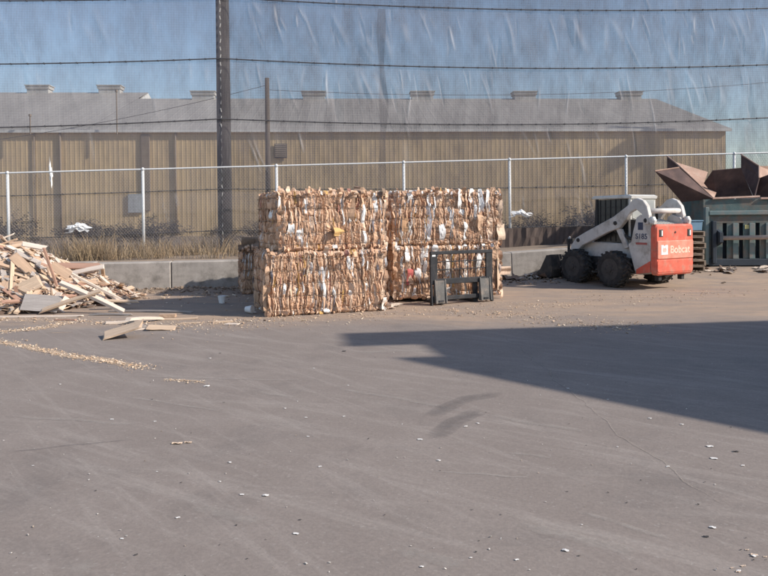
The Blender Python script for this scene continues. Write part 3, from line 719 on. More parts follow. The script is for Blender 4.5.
    for k in range(24):
        u = rg.uniform(0, L); flake(mb, rg, O0, X, (Z - Y * rg.uniform(0, .5)).normalized(), -Y, u, rg.uniform(.0, .05), rg.uniform(.03, .10), rg.uniform(.05, .10), rg.uniform(-.02, .02), pick(rg, wfrac * 1.5), tw=rg.gauss(0, .9))
    for k in range(34):
        sd_ = rg.choice((0, 1)); v = rg.uniform(.03, H); U_ = (X + Y * rg.uniform(-.8, .3)).normalized()
        flake(mb, rg, Vector((sd_ * L, 0, 0)), U_, Z, -Y, rg.uniform(-.03, .02) if sd_ == 0 else rg.uniform(-.02, .035), v, rg.uniform(.03, .08), rg.uniform(.08, .26), rg.uniform(-.05, .0), pick(rg, wfrac), tw=rg.gauss(0, .6))
    tag(mb.build('crushed_sheets', card_m, root), kind='stuff')
    for z in wires:
        mb = MB(); o_ = .012; pts = []
        def edge(a, b_, k):
            for t in range(k): pts.append(a.lerp(b_, t / k) + Vector((0, 0, rg.gauss(0, .006))))
        c = [Vector((-o_, -o_ - .012, z)), Vector((L + o_, -o_ - .012, z)), Vector((L + o_, D + o_, z)), Vector((-o_, D + o_, z))]
        for i in range(4): edge(c[i], c[(i+1) % 4], 9)
        pts.append(c[0]); mb.tube(pts, .0036, 5, cap=False); mb.build('baling_wire', bwire_m, root)
    for (u, v, w, h) in whites:
        mb = MB(); w, h = w * .95, min(h * 1.25, 1.9 * min(v, H - v + .05)); flake(mb, rg, O0, X, Z, -Y, u, v, w, h, .016, (1, 1, 1), nv=12, nu=5, tw=rg.gauss(0, .3), bow=.03, wob=.012, tuck=.035, tp=.5, rag=.10); mb.build('white_sheet', paper_m, root)
    for (u, v, w, h, d_, c) in flaps:
        mb = MB(); flake(mb, rg, O0, X, Z, -Y, u, v, w, h, d_, c, nv=8, nu=4, tw=rg.gauss(0, .5), bow=.035, wob=.012, tuck=.02, tp=.05, rag=.05); mb.build('cardboard_flap', card_m, root)
    return root
TL = R(20); cL = Vector((-1.84, 11.09, 0))
make_bale((cL.x, cL.y, 0.0), TL, 1.97, 1.40, 1.02, 21, 'lower cardboard bale of the front-left stack, nearest the camera',
          whites=((.86, .58, .10, .34), (.90, .36, .05, .30), (.26, .42, .05, .16), (1.62, .40, .05, .12), (1.34, .30, .06, .10), (.93, .05, .10, .12), (1.34, .80, .05, .2)),
          flaps=((1.94, .5, .06, .8, .0, (.55, .40, .29)), (1.96, .12, .12, .2, .03, (.66, .58, .52)), (-.02, .3, .12, .4, .0, (.45, .3, .2))), curls=.35)
make_bale((-1.66, 11.22, 1.03), TL + R(4.5), 1.86, 1.44, 0.97, 22, 'upper cardboard bale of the front-left stack, nearest the camera',
          whites=((.16, .34, .12, .20), (.30, .26, .10, .14), (1.66, .78, .08, .28), (1.44, .48, .06, .5), (1.46, .20, .06, .22), (.42, .70, .05, .25), (1.76, .40, .06, .2), (1.20, .62, .05, .3)),
          flaps=((1.84, .5, .06, .7, .0, (.52, .38, .28)), (1.2, .72, .15, .45, .02, (.42, .27, .18)), (1.0, .3, .25, .14, .03, (.52, .33, .14)), (1.82, .96, .14, .14, .0, (.2, .14, .1)), (1.33, 1.0, .12, .12, .02, (.2, .14, .11))))
TR = R(14); cR = Vector((.215, 12.79, 0.062))
make_bale(cR, TR, 2.04, 1.12, 0.97, 23, 'lower cardboard bale of the rear-right stack, behind the fork frame',
          whites=((.22, .80, .12, .22), (.40, .45, .12, .2), (.22, .42, .08, .12), (.98, .55, .08, .3), (1.35, .5, .08, .35), (1.6, .62, .1, .3), (1.0, .10, .07, .22), (.75, .9, .12, .14), (1.7, .92, .1, .1), (1.25, .9, .1, .1), (.55, .55, .06, .25), (.34, .12, .05, .14)),
          flaps=((.25, .40, .12, .30, .03, (.40, .10, .09)), (2.02, .5, .1, .8, 0, (.5, .36, .26)), (2.12, .46, .3, .16, .0, (.55, .40, .30))), curls=.35, wfrac=.09)
make_bale((cR.x - .02, cR.y + .02, 1.042), TR, 2.08, 1.12, 1.0, 24, 'upper cardboard bale of the rear-right stack, above the fork frame',
          whites=((.64, .42, .12, .5), (.66, .25, .09, .3), (.90, .24, .12, .34), (1.10, .42, .08, .45), (1.38, .25, .09, .3), (1.26, .85, .09, .36), (1.50, .90, .12, .30), (1.68, .82, .10, .36), (1.82, .80, .08, .36), (.28, .85, .1, .2), (.66, .80, .07, .2), (1.58, .6, .06, .25)),
          flaps=((2.07, .6, .10, .5, .0, (.52, .38, .28)), (2.10, .22, .2, .3, .0, (.55, .42, .32)), (.20, .5, .12, .6, .01, (.40, .24, .14)), (1.75, .4, .3, .3, .01, (.47, .31, .21)), (.95, .6, .2, .5, .0, (.48, .31, .19))), wfrac=.08)
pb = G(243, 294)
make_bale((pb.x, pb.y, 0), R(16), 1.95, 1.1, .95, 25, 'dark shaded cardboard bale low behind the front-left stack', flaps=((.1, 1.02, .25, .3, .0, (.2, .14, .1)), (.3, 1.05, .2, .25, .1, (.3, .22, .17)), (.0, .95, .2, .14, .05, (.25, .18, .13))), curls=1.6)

make_bale((-2.0, 13.62, 0), R(5), 1.85, 1.0, 1.0, 26, 'lower cardboard bale tucked out of sight behind the front-left stack', fine=3)  # unseen pair added to keep the rear bale in shade
make_bale((-1.98, 13.63, 1.01), R(5), 1.83, 1.0, .85, 27, 'upper cardboard bale tucked out of sight behind the front-left stack', fine=3)

# ------------------------------------------------------------------ fork frame standing in front of the right stack
blk_m = mat('black_steel', (0.026, 0.027, 0.031), 0.55, 0.3, 6, col2=(0.07, 0.062, 0.06), c2scale=5, c2lo=.5, c2hi=.7)
worn_m = mat('worn_steel', (0.115, 0.11, 0.105), 0.55, 0.3, 8, col2=(0.20, 0.165, 0.14), c2scale=6, bump=.2)
pale_m = mat('pale_sticker', (0.75, 0.75, 0.74), 0.6, 0.05)
fa, fb = G(431, 305.5), G(496, 299.5)
fd = fb - fa; FW = 1.33; frz = math.atan2(fd.y, fd.x) * .85
ff = empty('fork_frame', (fa.x, fa.y, 0), frz, label='black steel pallet fork frame standing before the right bale stack', cat='fork frame')
FH = .94
mb = MB(); mb.box((0, -.005, FH - .05), (FW, .055, FH + .01), bev=.008); mb.build('top_bar', blk_m, ff)
for x0 in (0, FW - .145):
    mb = MB(); mb.box((x0 + .001, .004, .36), (x0 + .144, .046, FH - .051), bev=.005); sp_ = mb.build('side_plate', blk_m, ff)
    if x0 == 0:
        mb = MB(); mb.box((.03, -.001, .86), (.10, .003, .89)); mb.build('sticker', pale_m, sp_)
    xl = .005 if x0 == 0 else FW - .035
    mb = MB(); mb.prism([(-.03, 0), (.045, 0), (.045, .36), (.004, .36)], xl, xl + .03, axis='x'); mb.build('leg', blk_m, ff)
    xq = .075 if x0 == 0 else FW - .295
    mb = MB(); mb.prism([(-.05, .035), (-.025, .035), (.012, .43), (-.012, .43)], xq, xq + .225, axis='x', bev=.004); q_ = mb.build('attach_plate', worn_m, ff)
    for e in (0, .21):
        mb = MB(); mb.prism([(-.075, .03), (.035, .03), (.035, .42), (-.018, .45)], xq - .004 + e, xq + .016 + e, axis='x'); mb.build('gusset', worn_m, q_)
    mb = MB(); mb.box((xq + .06, -.058, .05), (xq + .16, -.045, .085)); mb.build('latch_slot', blk_m, q_)
mb = MB(); mb.box((.03, .01, .36), (FW - .03, .06, .46), bev=.008); mb.build('middle_bar', blk_m, ff)
mb = MB(); mb.box((.03, .008, .075), (FW - .03, .06, .15), bev=.008); mb.build('bottom_bar', blk_m, ff)
for z in (.62, .76):
    mb = MB(); mb.tube([(.14, .03, z), (FW - .14, .03, z)], .010, 6); mb.build('guard_bar', blk_m, ff)
for k in range(5):
    x = .28 + k * .175; mb = MB(); mb.tube([(x, .042, .46), (x, .042, FH - .04)], .009, 6); mb.build('guard_bar', blk_m, ff)
for x in (.22, .94):
    mb = MB(); mb.prism([(.06, .002), (.105, .002), (1.15, .002), (1.15, .012), (.105, .045), (.105, .42), (.062, .42), (.062, .1)], x, x + .10, axis='x'); mb.build('fork_tine', blk_m, ff)

# ------------------------------------------------------------------ skid steer loader
wht = mat('loader_white_paint', (0.54, 0.51, 0.48), 0.55, 0.15, 5, col2=(0.28, 0.245, 0.21), c2scale=3.0, c2lo=.50, c2hi=.72, spec=.3)
red = mat('loader_red_paint', (0.62, 0.125, 0.08), 0.65, 0.2, 9, col2=(0.42, 0.22, 0.16), c2scale=5, c2lo=.48, c2hi=.70, spec=.25)
red2 = mat('loader_worn_red_band', (0.68, 0.22, 0.15), 0.65, 0.14, 6, col2=(0.62, 0.33, 0.25), c2scale=5, c2lo=.45, c2hi=.7)
dk = mat('dark_machinery', (0.035, 0.033, 0.033), 0.7, 0.3, 8)
rub = mat('tyre_rubber', (0.035, 0.033, 0.033), 0.85, 0.3, 10, col2=(0.10, 0.085, 0.07), c2scale=6, c2lo=.5, c2hi=.75)
rimm = mat('dark_rim', (0.055, 0.05, 0.048), 0.6, 0.3, 8)
glass_m = mat('cab_screen', (0.03, 0.033, 0.036), 0.25, 0.1, 5, spec=.5)
cabw = mat('cab_pale_paint', (0.58, 0.57, 0.54), 0.5, 0.1, 5, col2=(0.42, 0.40, 0.37), c2scale=3)
HEAD = R(119); _c = G(612, 286.8); sp0 = _c - Matrix.Rotation(HEAD, 3, 'Z') @ Vector((-.56, .76, 0))
sk = empty('skid_steer_loader', sp0, HEAD, label='white and red skid steer loader with dark bucket lowered', cat='loader')
def sym(name, poly, ya, yb, m, bev=.012):
    r = []
    for s in (1, -1):
        mb = MB(); mb.prism(poly, min(s*ya, s*yb), max(s*ya, s*yb), bev=bev); r.append(mb.build(name, m, sk))
    return r
# wheels
def wheel(x, y):
    mb = MB(); r, w = .385, .29; n = 44; prof = [(-.5, .62), (-.5, .82), (-.46, .93), (-.36, .965), (.36, .965), (.46, .93), (.5, .82), (.5, .62), (.36, .56), (-.36, .56)]
    V = [(r*f*math.cos(2*math.pi*k/n), w*u, r*f*math.sin(2*math.pi*k/n)) for k in range(n) for (u, f) in prof]; q = len(prof)
    mb.add(V, [(k*q+i, k*q+(i+1) % q, ((k+1) % n)*q+(i+1) % q, ((k+1) % n)*q+i) for k in range(n) for i in range(q)])
    for k in range(18):                                     # chevron lugs
        for s in (-1, 1):
            a = 2*math.pi*(k + (.5 if s > 0 else 0))/18; M = Matrix.Rotation(-a, 4, 'Y') @ Matrix.Translation((r*.962, s*w*.25, 0)) @ Matrix.Rotation(s*.55, 4, 'X')
            mb.box((-.012, -w*.27, -.022), (.026, w*.27, .022), M)
    t = mb.build('wheel', rub, sk, (x, y, r))
    s = 1 if y > 0 else -1
    m2 = MB(); pts = [(0, s*.02, 0), (0, s*.07, 0), (0, s*.075, 0), (0, s*.105, 0), (0, s*.14, 0)]; m2.tube(pts, [.225, .225, .17, .20, .235], 24, cap=True); m2.build('rim', rimm, t, smooth=False)
    m3 = MB(); m3.tube([(0, s*.10, 0), (0, s*.155, 0)], [.07, .06], 12)
    for k in range(8): m3.tube([(.11*math.cos(k*.785), s*.13, .11*math.sin(k*.785)), (.11*math.cos(k*.785), s*.15, .11*math.sin(k*.785))], .014, 6)
    m3.build('hub', rimm, t)
for x in (-.56, .56):
    for y in (.70, -.70): wheel(x, y)
# chassis
mb = MB(); mb.prism([(-1.68, .34), (-1.68, .92), (.70, .95), (1.0, .62), (1.0, .28), (-1.2, .28)], -.50, .50, bev=.02); mb.build('chassis', wht, sk)
sym('side_tower', [(-1.14, .36), (-1.70, .40), (-1.72, 1.40), (-1.62, 1.50), (-1.34, 1.56), (-1.20, 1.50), (-1.08, 1.22), (-1.0, .98), (-.90, .93), (-.98, .72)], .50, .66, wht)
sym('axle_case', [(-1.0, .30), (-1.0, .62), (1.0, .62), (1.0, .30)], .50, .555, dk)
arm = [(-1.66, 1.36), (-1.67, 1.55), (-1.60, 1.74), (-1.46, 1.86), (-1.28, 1.91), (-1.10, 1.88), (-.92, 1.76), (-.44, 1.52), (.35, 1.19), (.70, 1.03), (.86, .84), (.92, .60), (.78, .56), (.66, .72), (.50, .86), (.19, .98), (-.28, 1.18), (-.60, 1.27), (-.86, 1.46), (-1.02, 1.62), (-1.22, 1.68), (-1.42, 1.58), (-1.50, 1.36)]
ar = sym('lift_arm', arm, .57, .70, wht, .014)
for a_, s in zip(ar, (1, -1)):
    for (x, z) in ((.62, .98), (-1.56, 1.44), (-.5, 1.38)):
        mb = MB(); mb.tube([(x, s*.695, z), (x, s*.725, z)], [.05, .042], 10); mb.build('pivot_pin', dk, a_)
sym('arm_link', [(-.46, 1.29), (-.66, 1.25), (-.90, .86), (-.76, .82)], .585, .66, wht)
for s in (1, -1):
    mb = MB(); mb.tube([(-1.05, s*.61, 1.02), (-.55, s*.61, 1.16)], .035, 10); mb.tube([(-.55, s*.61, 1.16), (-.2, s*.61, 1.26)], .02, 8); mb.build('lift_cylinder', dk, sk, smooth=True)
mb = MB(); mb.tube([(-1.56, -.58, 1.64), (-1.56, .58, 1.64)], .055, 14); mb.build('cross_tube', wht, sk, smooth=True)
# cab
for s in (1, -1):
    for pl in ([(.20, .93), (.32, .93), (.27, 1.93), (.21, 1.93)], [(-.80, .93), (-.72, .93), (-.72, 1.93), (-.80, 1.93)]):
        mb = MB(); mb.prism(pl, min(s*.47, s*.41), max(s*.47, s*.41), bev=.008); mb.build('cab_pillar', cabw if pl[0][0] < 0 else dk, sk)
    mb = MB(); mb.prism([(-.715, .95), (.20, .95), (.215, 1.90), (-.715, 1.90)], min(s*.43, s*.44), max(s*.43, s*.44)); sc_ = mb.build('side_screen', glass_m, sk)
    for k in range(5):
        mb = MB(); z = 1.08 + k * .16; mb.box((-.71, min(s*.441, s*.449), z), (.20, max(s*.441, s*.449), z + .012)); mb.build('screen_bar', dk, sc_)
mb = MB(); mb.prism([(-.84, 1.915), (.34, 1.915), (.38, 1.95), (.30, 1.99), (-.74, 2.00), (-.86, 1.97)], -.50, .50, bev=.02); mb.build('cab_roof', cabw, sk)
mb = MB(); mb.box((-.81, -.405, 1.45), (-.79, .405, 1.91)); mb.build('rear_window', mat('rear_glass', (.33, .34, .33), .2, .05, spec=.5), sk)
mb = MB(); mb.box((-.5, -.24, .96), (0, .24, 1.10), bev=.03); mb.prism([(-.5, 1.1), (-.38, 1.1), (-.5, 1.6), (-.58, 1.6)], -.22, .22, bev=.02); mb.build('seat', dk, sk)
# engine hood with long slats
mb = MB(); mb.prism([(-1.68, .93), (-1.68, 1.30), (-.82, 1.46), (-.82, .93)], -.48, .48, bev=.01); hd = mb.build('engine_hood', dk, sk)
for k in range(9):
    y = -.42 + k * .105; mb = MB(); mb.prism([(-1.69, 1.315), (-1.69, 1.34), (-.85, 1.495), (-.85, 1.47)], y - .022, y + .022); mb.build('slat', cabw, hd)
# tailgate
TG = []
for k in range(9): # rounded outline in y,z
    pass
def rrect(hw, z0, z1, r, n=5):
    P = []
    for cx, cz, a0 in ((hw - r, z1 - r, 0), (-hw + r, z1 - r, 90), (-hw + r, z0 + r, 180), (hw - r, z0 + r, 270)):
        for k in range(n + 1): a = R(a0 + 90*k/n); P.append((cx + r*math.cos(a), cz + r*math.sin(a)))
    return P
mb = MB(); mb.prism(rrect(.70, .30, 1.36, .10), -1.92, -1.715, axis='x', bev=.04); tg = mb.build('tailgate', red, sk)
mb = MB(); mb.prism(rrect(.66, .64, 1.02, .03), -1.945, -1.915, axis='x', bev=.012); bnd = mb.build('name_band', red2, tg)
mb = MB(); mb.prism(rrect(.66, .36, .62, .06), -1.935, -1.915, axis='x', bev=.012); mb.build('lower_panel', red, tg)
for s in (1, -1):
    mb = MB(); mb.box((-1.932, s*.52 - .065, 1.10), (-1.912, s*.52 + .065, 1.25), bev=.006); tl_ = mb.build('tail_light', dk, tg)
    mb = MB(); mb.box((-1.937, s*.52 - .05, 1.12), (-1.931, s*.52 - .01, 1.23)); mb.build('lens', pale_m, tl_)
    mb = MB(); mb.prism([(-1.84, 1.36), (-1.70, 1.36), (-1.66, 1.44), (-1.70, 1.52), (-1.80, 1.52), (-1.86, 1.44)], s*.64 - .07, s*.64 + .07, bev=.03); mb.build('shoulder_cap', cabw, sk)
    mb = MB(); mb.box((-1.80, s*.42 - .06, .18), (-1.66, s*.42 + .06, .34), bev=.01); mb.build('tow_bracket', dk, sk)
mb = MB(); mb.tube([(-1.935, 0, 1.19), (-1.915, 0, 1.19)], .022, 10); mb.build('latch', dk, tg)
mb = MB(); mb.prism([(-1.70, .36), (-1.20, .30), (-1.20, .40), (-1.70, .60)], .661, .667); mb.build('red_stripe', red, sk)
# lettering
def text_mesh(txt, size, m, parent, M, name='lettering', ext=.002):
    cu = bpy.data.curves.new(name, 'FONT'); cu.body = txt; cu.size = size; cu.extrude = ext; cu.offset = size * .018; cu.align_x = 'CENTER'; cu.align_y = 'CENTER'
    t = bpy.data.objects.new(name, cu); COL.objects.link(t); dg = bpy.context.evaluated_depsgraph_get(); dg.update()
    me = bpy.data.meshes.new_from_object(t.evaluated_get(dg)); bpy.data.objects.remove(t); me.name = name
    me.materials.clear(); me.materials.append(m); o = bpy.data.objects.new(name, me); COL.objects.link(o); o.parent = parent; o.matrix_basis = M; return o
cream = mat('cream_lettering', (0.76, 0.58, 0.46), 0.65, 0.12, 12, col2=(.68, .38, .28), c2scale=9, c2lo=.5, c2hi=.7)
navy = mat('navy_decal', (0.05, 0.06, 0.10), 0.6, 0.2, 8)
# rear face: reading direction runs from the loader's left (+y) to its right (-y)
def face_rear(x, y, z): return Matrix.Translation((x, y, z)) @ Matrix(((0, 0, -1, 0), (-1, 0, 0, 0), (0, 1, 0, 0), (0, 0, 0, 1)))
text_mesh('Bobcat', .26, cream, bnd, face_rear(-1.9475, -.15, .825))
mb = MB(); mb.prism([(-.12, -.12), (.12, -.12), (.12, .12), (.04, .12), (0, .09), (-.04, .12), (-.12, .12)], -.002, .002, axis='z'); em = mb.build('emblem', pale_m, bnd); em.matrix_basis = face_rear(-1.948, .42, .83)
mb = MB(); mb.prism([(-.05, -.06), (.05, -.06), (.07, .0), (.04, .06), (.0, .035), (-.04, .06), (-.07, .0)], .0021, .004, axis='z'); e2 = mb.build('emblem_mark', mat('emblem_pink', (.68, .42, .36), .6), em)
def face_left(x, y, z): return Matrix.Translation((x, y, z)) @ Matrix(((-1, 0, 0, 0), (0, 0, 1, 0), (0, 1, 0, 0), (0, 0, 0, 1)))
text_mesh('S185', .19, navy, sk, face_left(-1.38, .662, 1.10))
mb = MB(); mb.box((-1.58, .6605, .93), (-1.18, .664, .975)); mb.build('decal_strip', mat('decal_red', (.35, .10, .09), .6), sk)
mb = MB(); mb.box((-1.44, .6605, 1.24), (-1.26, .664, 1.40)); mb.build('decal_square', navy, sk)
# front: attachment frame, tilt cylinders and bucket
for s in (1, -1):
    mb = MB(); mb.tube([(.66, s*.35, .92), (1.02, s*.35, .62)], .035, 8); mb.tube([(1.02, s*.35, .62), (1.16, s*.35, .50)], .02, 8); mb.build('tilt_cylinder', dk, sk, smooth=True)
    mb = MB(); mb.prism([(.80, .58), (.95, .60), (1.20, .30), (1.20, .08), (1.10, .08)], s*.63 - .04, s*.63 + .04, bev=.006); mb.build('attach_arm', dk, sk)
    mb = MB(); mb.tube([(1.12, s*.5, .62), (1.10, s*.5, .98), (1.06, s*.5, 1.04)], .025, 8); mb.build('latch_handle', dk if s < 0 else wht, sk, smooth=True)
mb = MB(); mb.box((1.02, -.62, .93), (1.07, .62, 1.0)); mb.box((1.02, -.6, .62), (1.06, -.54, .94)); mb.box((1.02, .54, .62), (1.06, .6, .94)); mb.build('guard_rail', dk, sk)
bk_m = mat('bucket_steel', (0.05, 0.045, 0.043), 0.6, 0.35, 6, col2=(0.10, 0.08, 0.065), c2scale=4)
mb = MB(); W2 = .86; prof = [(1.98, .012), (1.98, .028), (1.42, .05), (1.28, .12), (1.24, .26), (1.28, .62), (1.25, .62), (1.20, .27), (1.24, .10), (1.40, .012)]
mb.prism(prof, -W2, W2); bkt = mb.build('bucket', bk_m, sk)
for s in (1, -1):
    mb = MB(); mb.prism([(1.90, .03), (1.42, .052), (1.285, .125), (1.245, .26), (1.285, .615), (1.40, .60), (1.62, .26)], min(s*(W2-.001), s*(W2-.026)), max(s*(W2-.001), s*(W2-.026))); mb.build('end_plate', bk_m, bkt)

for s_ in (.50, .54):
    mb = MB(); mb.tube([(-1.0, s_, 1.66), (-.5, s_ + .03, 1.40), (.2, s_ + .03, 1.08), (.62, s_, .92), (.86, s_ - .1, .66), (1.05, s_ - .15, .58)], .014, 6); mb.build('hydraulic_hose', dk, sk, smooth=True)
mb = MB(); mb.tube([(-1.0, -.30, 1.40), (-1.0, -.30, 1.66), (-1.06, -.30, 1.72)], .04, 10); mb.build('exhaust', dk, sk, smooth=True)
for k in range(6):
    mb = MB(); x_ = -.62 + k * .15; mb.box((x_, .45, .97), (x_ + .014, .458, 1.90)); mb.build('cage_bar', dk, sk)
mb = MB(); mb.box((-1.80, -.52, .36), (-1.70, .52, .44), bev=.01); mb.build('bumper_step', dk, sk)
# the rear overhang is short and the body narrow for its wheels
def _fx(x): return -.6 + (x + .6) * .74 if x < -.6 else x
def _squeeze(o):
    for c in o.children:
        if c.name.startswith(('wheel', 'bucket')): continue
        if c.name.startswith(('lettering', 'emblem')):
            if not c.name.startswith('emblem_mark'):
                M = c.matrix_basis.copy(); t = M.translation; M.translation = (_fx(t.x), t.y * .84, t.z); c.matrix_basis = M @ Matrix.Scale(.84, 4)
            continue
        for v in c.data.vertices: v.co.x = _fx(v.co.x); v.co.y *= .84
        c.data.update(); _squeeze(c)
_squeeze(sk)

# ------------------------------------------------------------------ teal container with rusty hoppers
teal = mat('worn_teal_paint', (0.085, 0.13, 0.13), 0.7, 0.3, 3, col2=(0.17, 0.125, 0.10), c2scale=2.4, c2lo=.44, c2hi=.66, bump=.15)
teal_l = mat('pale_teal_paint', (0.13, 0.19, 0.195), 0.65, 0.25, 3, col2=(0.20, 0.16, 0.14), c2scale=3, c2lo=.47, c2hi=.68)
slot_m = mat('slot_dark_blue', (0.035, 0.045, 0.06), 0.7, 0.2, 4)
rust = mat('rusted_plate', (0.085, 0.055, 0.052), 0.85, 0.3, 3, col2=(0.12, 0.075, 0.065), c2scale=1.6, bump=.25)
rust_lit = mat('pale_rusted_plate', (0.34, 0.22, 0.17), 0.85, 0.25, 3, col2=(0.42, 0.31, 0.25), c2scale=2.5, bump=.2)  # lighter copy of the rust, sunlight painted into inner plates, lips and edges
CY = 17.6; c0 = PY(705, 264, CY); CZ0 = c0.z
def cpx(px): return PY(px, 240, CY).x - c0.x
def cpz(py): return PY(730, py, CY).z - CZ0
ct = empty('open_top_container', (c0.x, CY, CZ0), 0, label='worn teal open-top container with ribbed side at right', cat='container')
CL, CD, CH = 6.2, 2.0, cpz(199)
zt = cpz(215); zslot = cpz(223); zb_ = cpz(259)
# wall: slots are real openings between panels
edges = []; 
period = cpx(741.5) - cpx(725)
slots = [(cpx(723.2) + k * period, cpx(727.4) + k * period) for k in range(13)]
xs0 = 0.10; i = 0
for (a, b_) in slots + [(CL - .02, CL)]:
    if a > CL: a = CL
    if a - xs0 > .02:
        mb = MB(); mb.box((xs0, .03, zb_ + .002), (a, .07, zslot), bev=.004); pn = mb.build('panel', teal, ct)
        if xs0 > .2:
            mb = MB(); mb.box((a - .17, -.005, zb_ + .004), (a - .03, .029, zslot - .004), bev=.008); mb.build('rib', teal_l, pn)
    xs0 = b_
    if b_ >= CL: break
mb = MB(); mb.box((.1, .20, zb_), (CL, .24, zslot)); mb.build('inner_wall', slot_m, ct)
mb = MB(); mb.box((.095, .028, zslot + .002), (CL, .072, zt)); mb.build('upper_panel', teal, ct)
mb = MB(); mb.box((0.095, -.04, zt), (CL, .09, zt + .11), bev=.012); mb.build('top_rail', teal_l, ct)
mb = MB(); mb.box((0, -.03, -.02), (.094, .10, zt + .2), bev=.012); mb.build('corner_post', teal_l, ct)
mb = MB(); mb.box((.095, -.02, -.05), (CL, .12, zb_), bev=.01); mb.build('bottom_rail', slot_m, ct)
mb = MB(); mb.box((.05, .12, zt + .11), (CL, .16, CH)); mb.build('coaming', teal, ct)
mb = MB(); mb.box((0.01, .11, -.02), (.05, CD, CH)); mb.build('end_wall', teal, ct)
mb = MB(); mb.box((.05, CD - .04, -.02), (CL, CD, CH)); mb.build('back_wall', teal, ct)
mb = MB(); mb.box((.05, .13, .0), (CL, CD - .05, .06)); mb.build('floor', slot_m, ct)
brz = cpz(237)
mb = MB(); mb.tube([(cpx(719), -.12, brz - .02), (CL, -.12, brz + .03)], .055, 12); mb.build('push_bar', mat('brown_pipe', (.42, .33, .27), .7, .2, 6), ct, smooth=True)
mb = MB(); mb.prism([(-.20, brz - .12), (.03, brz - .22), (.03, brz + .2), (-.20, brz + .12)], cpx(716), cpx(719.5), axis='x', bev=.008); mb.build('bar_bracket', slot_m, ct)
mb = MB(); mb.box((cpx(711.2), -.09, .02), (cpx(715.2), .03, cpz(221)), bev=.01); mb.build('hinge_post', slot_m, ct)
mb = MB(); mb.box((cpx(745.5), .02, cpz(229)), (cpx(749.5), .029, cpz(225))); mb.build('yellow_sticker', mat('yellow_mark', (.55, .50, .22), .6, .2), ct)
# hoppers: bent plates that stand in the container's mouth
def hopper(label, plates):
    base = Vector(plates[0][1][0]); h = empty('rusty_hopper', (plates[0][1][0].x, CY + .6, CZ0 + CH - .02), 0, label, 'hopper', 'rusty hoppers in the container')
    for nm, pts, m, th in plates:
        mb = MB(); mb.plate([p - h.location for p in pts], th); po = mb.build(nm, m, h)
        if nm in ('wing', 'side_plate'):                       # pale rim added as the sunlit edge of the plate
            mb = MB(); mb.tube([pts[-1] - h.location, pts[0] - h.location] if nm == 'wing' else [pts[0] - h.location, pts[-1] - h.location, pts[-2] - h.location], .018, 6); mb.build('rolled_edge', rust_lit, po)
    return h
q = lambda x, y, Y: PY(x, y, Y)
hopper('dark rusty hopper with its wing folded out toward the loader', [
    ('lip', [q(713, 199, 17.66), q(760, 197, 17.66), q(760, 195.4, 17.68), q(713, 197.4, 17.68)], rust_lit, .03),
    ('wing', [q(655, 171, 17.45), q(682, 202, 17.95), q(714, 199, 17.72), q(679, 167.5, 17.75)], rust, .025),
    ('side_plate', [q(667, 156, 18.9), q(667, 171, 18.85), q(714, 198.8, 17.80), q(680, 166.5, 17.95)], rust, .02),
    ('inner_plate', [q(672, 161, 18.97), q(714, 198.5, 17.83), q(717, 191, 18.3), q(704, 183, 18.9), q(708, 172, 19.3)], rust_lit, .02),
    ('back_plate', [q(704, 183.5, 18.2), q(716, 198, 18.3), q(753, 197, 18.3), q(741, 168, 17.95), q(713, 170.5, 17.95)], rust, .02)])
hopper('dark rusty hopper whose tall side plate leans up at the right edge', [
    ('side_plate', [q(741, 154.5, 19.5), q(741, 169, 19.4), q(754, 197.5, 17.74), q(759, 178, 17.9), q(759, 166, 18.3)], rust, .025),
    ('inner_plate', [q(759, 166, 18.32), q(759.5, 178, 17.95), q(775, 172, 19.0), q(790, 166, 19.4)], rust_lit, .02),
    ('back_plate', [q(760, 178, 18.2), q(756, 197, 18.3), q(830, 197, 18.3), q(830, 165, 17.95), q(775, 173, 17.95)], rust, .02),
    ('lip', [q(761, 199, 17.66), q(845, 197, 17.66), q(845, 195.4, 17.68), q(761, 197.4, 17.68)], rust_lit, .03)])

# ------------------------------------------------------------------ pallets and tote beside the container
plk = mat('pallet_wood', (0.33, 0.26, 0.20), 0.9, 0.25, 6, stretch=(.4, 4, 4), col2=(.22, .18, .15), c2scale=3)
tote_m = mat('blue_tote', (0.17, 0.28, 0.38), 0.6, 0.12, 4)
p0 = PY(706, 262, 17.75); PX1 = PY(705, 262, 17.0).x; PW = 1.02; pz = ground_z(PX1 - .5, 17.0)
tope = MB(); tope.box((0, 0, 0), (PW, .095, .018), bev=.002); dme = tope.mesh('deck_board', plk)
tope = MB(); tope.box((0, 0, 0), (.04, 1.0, .088), bev=.002); sme = tope.mesh('stringer', plk)
NP = 7; rgp = random.Random(3); PHT = .142
for k in range(NP):
    ln = ['bottom', 'second', 'third', 'middle', 'fifth', 'sixth', 'top'][k]
    pr = empty('pallet', (PX1 - PW + rgp.uniform(-.03, .02), 16.95 + rgp.uniform(-.02, .04), pz + k * PHT + .004), rgp.uniform(-.02, .02), ('%s wooden pallet in the stack between loader and container' % ln) if k in (0, 3, 6) else '%s wooden pallet from the ground in the stack by the container' % ln, 'pallet', 'stacked pallets')
    for y in (.0, .452, .905): link('deck_board', dme, pr, (0, y, 0))
    for x in (.0, .49, .98): link('stringer', sme, pr, (x, 0, .018))
    for y in (.0, .18, .36, .54, .72, .905): link('deck_board', dme, pr, (0, y, .106 + .0005))
mb = MB(); tzz = pz + NP * PHT + .003
tr = empty('storage_tote', (PX1 - .62, 17.05, tzz), .03, 'pale blue plastic tote on top of the pallet stack', 'tote')
mb.prism([(.02, 0), (.58, 0), (.60, .22), (0, .22)], 0, .42, bev=.015); mb.build('body', tote_m, tr)
mb = MB(); mb.box((-.015, -.015, .222), (.615, .435, .25), bev=.008); mb.build('lid', tote_m, tr)

